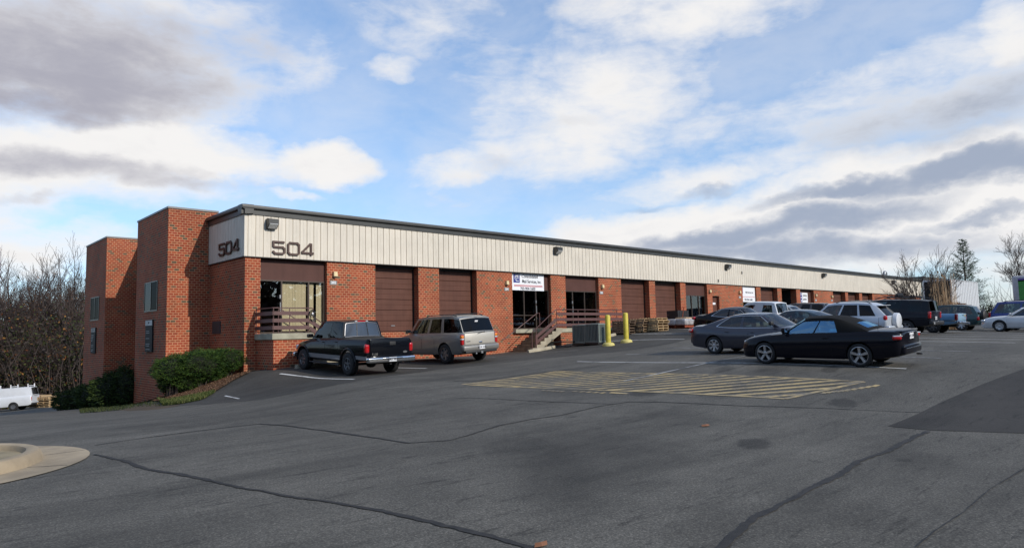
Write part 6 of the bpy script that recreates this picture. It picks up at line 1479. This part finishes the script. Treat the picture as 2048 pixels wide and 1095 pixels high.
# tall tan reeds and the brown shrub
RD = mat_foliage('dry_reed', (.26, .17, .10), (.48, .37, .25), (.36, .25, .15), 6, .8)
rnd = random.Random(3); q = MB(); p = at_depth(1893, 645, 41.0); z0 = g(p[0], p[1])
for k in range(95):
    a = rnd.uniform(0, 6.28); r_ = rnd.uniform(0, .75); h = rnd.uniform(1.5, 3.6); d = rnd.gauss(0, .18); b = (r_ * math.cos(a), r_ * math.sin(a))
    q.tube([(b[0], b[1], 0), (b[0] + d * .3, b[1] + .05, h * .6), (b[0] + d, b[1] + .1, h)], [.014, .011, .006], 3, caps=False)
    if rnd.random() < .25: q.tube([(b[0] + d, b[1] + .1, h), (b[0] + d + .1, b[1] + .12, h - .02), (b[0] + d + .25, b[1] + .1, h - .12)], [.03, .035, .01], 4, caps=False)
t = thing('reed_clump', 'tall dry tan reeds standing behind the light blue pickup', 'reeds', (p[0], p[1], z0)); q.build('stalks', RD, t, recalc=False)
BS = mat_foliage('brown_shrub', (.16, .07, .03), (.30, .15, .07), None, 4, .85)
def shrub(name, label, cat, blobs, mat, n, size, stem, seed, core=None, group=None, outward=.9, blades=1, squash=.25):
    rnd = random.Random(seed); c0 = blobs[0][0]; t = tag(thing(name, label, cat, (c0[0], c0[1], g(c0[0], c0[1]))), group=group); O = Vector(t.location); mb = MB(); st_ = MB(); tot = sum(b[1][0] * b[1][2] for b in blobs)
    from mathutils import noise as mn
    for (c_, r_) in blobs:
        C_ = Vector(c_) - O; m = int(n * r_[0] * r_[2] / tot)
        for k in range(m):
            d = Vector((rnd.gauss(0, 1), rnd.gauss(0, 1), rnd.gauss(0, 1))).normalized()
            if d.z < -.6 and rnd.random() < .3: continue
            nz = 1 + .30 * mn.noise(Vector((d.x * 2.1 + c_[0], d.y * 2.1, d.z * 2.1))) + .20 * mn.noise(Vector((d.x * 4, d.y * 4 + c_[1], d.z * 11)))
            rad = nz * (1 - abs(rnd.gauss(0, .11))); p = C_ + Vector((d.x * r_[0], d.y * r_[1], d.z * r_[2])) * rad
            for b_ in range(blades):
                s_ = rnd.uniform(.6, 1.25) * size; u = (Vector((d.x, d.y, d.z * .35)) * outward + Vector((rnd.gauss(0, .45), rnd.gauss(0, .45), rnd.gauss(-.02, .22)))).normalized(); w = u.orthogonal().normalized(); w.rotate(Matrix.Rotation(rnd.uniform(0, 6.28), 3, u)); w *= squash * s_
                mb.add([p - u * s_ * .4 - w * .4, p - u * s_ * .4 + w * .4, p + u * s_ * .2 + w, p + u * s_, p + u * s_ * .2 - w], [(0, 1, 2, 3, 4)])
        for k in range(26):
            a = rnd.uniform(0, 6.28); rr = rnd.uniform(.2, .75); e = C_ + Vector((math.cos(a) * r_[0] * rr, math.sin(a) * r_[1] * rr, rnd.uniform(-.1, .5) * r_[2])); b0 = Vector((C_.x + rnd.gauss(0, .12), C_.y + rnd.gauss(0, .12), g(c_[0], c_[1]) - O.z - .05))
            st_.tube([b0, b0.lerp(e, .5) + Vector((rnd.gauss(0, .06), rnd.gauss(0, .06), .05)), e], [.022, .014, .006], 4, caps=False)
    mb.build('foliage', mat, t, recalc=False); st_.build('stems', stem, t, recalc=False)
    if core:
        for (c_, r_) in blobs:
            q = MB(); C_ = Vector(c_) - O; rows = []
            for i in range(13):
                th = PI * i / 12; rows.append([tuple(C_ + Vector((math.sin(th) * math.cos(ph) * r_[0], math.sin(th) * math.sin(ph) * r_[1], math.cos(th) * r_[2])) * .72 * (1 + .2 * mn.noise(Vector((i * .5, ph, 0))))) for ph in np.linspace(0, 2 * PI, 19)])
            q.grid(rows); q.build('shade_core', core, t, recalc=False)
    return t
shrub('brown_shrub', 'low reddish brown dry shrub behind the bed of the light blue pickup', 'shrub', [(tuple(at_depth(1905, 628, 42)), (1.5, 1.0, .75))], BS, 5000, .11, BARKD, 4, squash=.12)
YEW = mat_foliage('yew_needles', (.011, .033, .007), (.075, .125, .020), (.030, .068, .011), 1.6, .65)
YEWD = mat_foliage('shaded_yew_needles', (.012, .028, .008), (.05, .075, .015), (.028, .05, .010), 1.6, .7)  # darker copy of the yew greens for the bushes standing in shade
COREM = simple('shrub_inner_shade', (.014, .016, .008), .95)  # near-black hull inside each bush; inner shade put into its colour
def B(px, py, dep, rx, ry, rz): return (tuple(at_depth(px, py, dep)), (rx, ry, rz))
shrub('evergreen_shrub', 'large green yew bush on the mulch at the brick corner', 'shrub', [B(400, 730, 25.3, 1.0, .8, .56), B(348, 738, 24.9, .76, .7, .55), B(452, 718, 26.0, .72, .7, .40), B(425, 724, 25.8, .9, .8, .48), B(372, 752, 25.2, .72, .7, .62), B(345, 765, 25.2, .50, .5, .42), B(385, 765, 25.6, .6, .5, .45), B(430, 745, 26.0, .6, .5, .40)], YEW, 80000, .062, BARK, 6, COREM, 'yew bushes by the brick towers', squash=.11)
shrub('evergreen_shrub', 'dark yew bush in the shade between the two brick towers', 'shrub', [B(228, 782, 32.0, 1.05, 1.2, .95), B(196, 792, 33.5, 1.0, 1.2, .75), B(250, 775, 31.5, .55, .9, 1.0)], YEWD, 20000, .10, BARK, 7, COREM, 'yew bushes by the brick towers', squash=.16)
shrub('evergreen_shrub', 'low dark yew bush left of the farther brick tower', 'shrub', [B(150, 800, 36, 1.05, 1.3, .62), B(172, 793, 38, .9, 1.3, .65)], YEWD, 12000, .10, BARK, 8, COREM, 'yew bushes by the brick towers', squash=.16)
# ================================================================ SKY, SUN, CAMERA
def azel(px, py):
    d = ray(px, py); return math.atan2(d[1], d[0]), math.atan2(d[2], math.hypot(d[0], d[1]))
SUNV = Vector((.2, -1.0, .553)).normalized()
w = bpy.data.worlds.new('World'); SC.world = w; w.use_nodes = True; nt = w.node_tree
for n in list(nt.nodes): nt.nodes.remove(n)
out = N(nt, 'ShaderNodeOutputWorld'); bg = N(nt, 'ShaderNodeBackground'); L(nt, bg.outputs[0], out.inputs[0])
sky = N(nt, 'ShaderNodeTexSky'); sky.sky_type = 'NISHITA'; sky.sun_disc = False; sky.sun_elevation = math.asin(SUNV.z)
sky.sun_rotation = math.atan2(SUNV.x, SUNV.y); sky.air_density = 1.0; sky.dust_density = .6; sky.ozone_density = 2.0
SKYMUL = (2.0, 2.5, 3.1)
STR = .10; bg.inputs[1].default_value = STR
tc = N(nt, 'ShaderNodeTexCoord'); sp = N(nt, 'ShaderNodeSeparateXYZ'); L(nt, tc.outputs['Generated'], sp.inputs[0])
def M_(op, a, b=None, c=None, clamp=False):
    n = N(nt, 'ShaderNodeMath', operation=op); n.use_clamp = clamp
    for i, v in enumerate((a, b, c)):
        if v is None: continue
        if isinstance(v, (int, float)): n.inputs[i].default_value = v
        else: L(nt, v, n.inputs[i])
    return n.outputs[0]
AZ = M_('ARCTAN2', sp.outputs[1], sp.outputs[0]); 
hyp = M_('SQRT', M_('ADD', M_('MULTIPLY', sp.outputs[0], sp.outputs[0]), M_('MULTIPLY', sp.outputs[1], sp.outputs[1])))
EL = M_('ARCTAN2', sp.outputs[2], hyp)
cv = N(nt, 'ShaderNodeCombineXYZ'); L(nt, AZ, cv.inputs[0]); L(nt, EL, cv.inputs[1])
def noise(scale, det, rough, sx=1, sy=1, off=(0, 0, 0), dist=0):
    mp = N(nt, 'ShaderNodeMapping'); mp.inputs['Scale'].default_value = (sx, sy, 1); mp.inputs['Location'].default_value = off; L(nt, cv.outputs[0], mp.inputs[0])
    n = N(nt, 'ShaderNodeTexNoise'); n.inputs['Scale'].default_value = scale; n.inputs['Detail'].default_value = det; n.inputs['Roughness'].default_value = rough; n.inputs['Distortion'].default_value = dist
    L(nt, mp.outputs[0], n.inputs['Vector']); return n
# warp the azimuth/elevation coordinates so cloud edges billow
wn = noise(3.2, 5, .6, 1, 1.6); wn2 = noise(11, 6, .62, 1, 1.5, (3, 1, 0))
wv = N(nt, 'ShaderNodeVectorMath', operation='MULTIPLY_ADD'); wv.inputs[1].default_value = (.16, .09, 0); L(nt, wn.outputs['Color'], wv.inputs[0]); L(nt, cv.outputs[0], wv.inputs[2])
wv2 = N(nt, 'ShaderNodeVectorMath', operation='MULTIPLY_ADD'); wv2.inputs[1].default_value = (.06, .045, 0); L(nt, wn2.outputs['Color'], wv2.inputs[0]); L(nt, wv.outputs[0], wv2.inputs[2])
wc = N(nt, 'ShaderNodeVectorMath', operation='SUBTRACT'); wc.inputs[1].default_value = (.11, .0675, 0); L(nt, wv2.outputs[0], wc.inputs[0])
def blob(px, py, rx, ry, rot=0, p=1.0):
    """soft ellipse in azimuth / elevation (radii given in picture pixels)"""
    a, e = azel(px, py); mp = N(nt, 'ShaderNodeMapping'); mp.vector_type = 'TEXTURE'
    mp.inputs['Location'].default_value = (a, e, 0); mp.inputs['Rotation'].default_value = (0, 0, -rot); mp.inputs['Scale'].default_value = (rx / FP, ry / FP, 1)
    L(nt, wc.outputs[0], mp.inputs[0]); ln = N(nt, 'ShaderNodeVectorMath', operation='LENGTH'); L(nt, mp.outputs[0], ln.inputs[0])
    return M_('MULTIPLY', M_('MAXIMUM', M_('SUBTRACT', 1.0, M_('MULTIPLY', ln.outputs['Value'], ln.outputs['Value'])), 0.0), p)
def total(bl):
    s = None
    for b in bl:
        v = blob(*b); s = v if s is None else M_('MAXIMUM', s, v)
    return s
def smooth(v, a, b, lo=0, hi=1):
    r = N(nt, 'ShaderNodeMapRange'); r.interpolation_type = 'SMOOTHSTEP'
    for i, q in enumerate((a, b, lo, hi)): r.inputs[i + 1].default_value = q
    L(nt, v, r.inputs[0]); return r.outputs[0]
nf = noise(7, 9, .62, 1, 1.8, (.3, .1, 0), .3).outputs['Fac']; nl = noise(2.3, 6, .55, 1, 2.2, (1.7, .4, 0)).outputs['Fac']; nh = noise(20, 8, .62, .7, 2.0, (5.7, .4, 0), .4).outputs['Fac']
# bright cloud bodies
white = total([(40, 320, 430, 95, 0, 1.25), (330, 305, 290, 72, -.06, 1.35), (640, 340, 115, 48, -.1, 1.3), (60, 90, 480, 190, 0, 1.25), (330, 50, 240, 130, 0, .8), (30, 400, 130, 36, 0, .9), (590, 400, 60, 14, 0, .7),
              (785, 150, 70, 26, .1, .62), (860, 40, 200, 100, 0, .62), (560, 140, 170, 70, .3, .45), (1370, 15, 270, 80, 0, .95), (1190, 190, 270, 150, .35, .9), (1140, 290, 240, 110, .1, .85), (930, 345, 140, 45, .1, .7), (1000, 150, 120, 80, 0, .3),
              (1750, 160, 500, 60, .22, .62), (1900, 215, 330, 80, .12, .85), (1850, 400, 600, 130, .14, 1.5), (1500, 470, 600, 90, .02, 1.4), (1450, 350, 300, 50, .05, .8), (2040, 50, 70, 90, 0, .9), (1600, 260, 260, 50, .1, .45), (2250, 300, 300, 300, 0, 1.1), (-200, 300, 260, 300, 0, 1.2), (20, 500, 260, 60, 0, .9), (1400, 250, 160, 60, .1, .5)])
grey = total([(60, 110, 420, 115, .0, 1.15), (130, 40, 420, 90, .0, .9), (60, 195, 260, 48, 0, 1.15), (80, 335, 330, 36, 0, .8), (330, 372, 220, 20, 0, .55), (640, 382, 90, 10, 0, .35), (30, 408, 90, 12, 0, .5), (330, 60, 200, 90, 0, .35), (1960, 215, 320, 75, .12, .75),
              (1700, 380, 210, 22, .15, 1.15), (1900, 345, 230, 36, .16, 1.35), (2080, 315, 200, 40, .16, 1.3), (1620, 450, 300, 34, .1, 1.2), (1470, 478, 260, 34, .08, 1.2), (1430, 380, 80, 14, -.02, .75), (1290, 412, 80, 9, .05, .7), (1600, 500, 400, 34, .02, 1.1), (1950, 432, 150, 14, .08, .85), (1800, 495, 300, 18, .0, .7), (1010, 340, 80, 18, .1, .3), (1100, 255, 120, 16, 0, .22)])
behind = smooth(M_('MULTIPLY', sp.outputs[0], .676), -9, 9)      # keeps socket types simple
d1 = M_('ADD', white, M_('ADD', M_('MULTIPLY', M_('SUBTRACT', nf, .5), 1.5), M_('MULTIPLY', M_('SUBTRACT', nh, .5), .8)))
back = smooth(M_('ADD', M_('MULTIPLY', sp.outputs[0], .68), M_('MULTIPLY', sp.outputs[1], .73)), .15, -.25)
d1 = M_('ADD', d1, M_('MULTIPLY', back, M_('ADD', .28, M_('MULTIPLY', M_('SUBTRACT', nl, .5), 3.0))))
cover = smooth(d1, -.15, 1.1)
veil = smooth(M_('ADD', M_('MULTIPLY', nl, .6), M_('MULTIPLY', nf, .5)), .38, .75, .0, .36)
cover = M_('MAXIMUM', cover, veil)
g1 = M_('ADD', grey, M_('ADD', M_('MULTIPLY', M_('SUBTRACT', nf, .5), 1.1), M_('MULTIPLY', M_('SUBTRACT', nh, .5), .7)))
g1 = M_('ADD', g1, M_('MULTIPLY', back, M_('ADD', .65, M_('MULTIPLY', M_('SUBTRACT', nl, .45), 2.0))))  # greys the unseen clouds behind the camera further to lower the fill light
gmask = smooth(g1, .0, 1.25)
cc = N(nt, 'ShaderNodeMix'); cc.data_type = 'RGBA'; L(nt, gmask, cc.inputs[0])
CW = .92; cc.inputs[6].default_value = (CW / STR, CW * .985 / STR, CW * .975 / STR, 1)
lr = smooth(AZ, azel(1500, 300)[0], azel(500, 300)[0])
gc = N(nt, 'ShaderNodeMix'); gc.data_type = 'RGBA'; L(nt, lr, gc.inputs[0])
gc.inputs[6].default_value = (.37 / STR, .43 / STR, .55 / STR, 1); gc.inputs[7].default_value = (.42 / STR, .42 / STR, .49 / STR, 1)
L(nt, gc.outputs[2], cc.inputs[7])
# blue of the clear sky: nishita, lifted to the photograph's exposure
gm = N(nt, 'ShaderNodeVectorMath', operation='MULTIPLY'); gm.inputs[1].default_value = SKYMUL; gmm = N(nt, 'ShaderNodeGamma'); gmm.inputs[1].default_value = .7; L(nt, sky.outputs[0], gmm.inputs[0]); L(nt, gmm.outputs[0], gm.inputs[0])
mx = N(nt, 'ShaderNodeMix'); mx.data_type = 'RGBA'; L(nt, cover, mx.inputs[0]); L(nt, gm.outputs[0], mx.inputs[6]); L(nt, cc.outputs[2], mx.inputs[7])
L(nt, mx.outputs[2], bg.inputs[0])
sun = bpy.data.lights.new('sun', 'SUN'); sun.energy = 3.5; sun.angle = math.radians(.6); sun.color = (1, .93, .83)
so = bpy.data.objects.new('sun', sun); COL.objects.link(so); so.rotation_euler = SUNV.to_track_quat('Z', 'Y').to_euler(); so.location = (0, -30, 40)
cam = bpy.data.cameras.new('camera'); co = bpy.data.objects.new('camera', cam); COL.objects.link(co); SC.camera = co
cam.sensor_width = 36; cam.sensor_fit = 'HORIZONTAL'; cam.lens = 36 * FP / 2048; cam.clip_end = 3000; cam.clip_start = .1
Mx = Matrix([[RC[i][0], -RC[i][1], -RC[i][2], EYE[i]] for i in range(3)] + [[0, 0, 0, 1]]); co.matrix_world = Mx
SC.view_settings.view_transform = 'Standard'; SC.view_settings.look = 'None'; SC.view_settings.exposure = 0; SC.view_settings.gamma = 1
SC.cycles.max_bounces = 6; SC.cycles.transparent_max_bounces = 12; SC.cycles.use_denoising = True
SC.cycles.caustics_reflective = False; SC.cycles.caustics_refractive = False
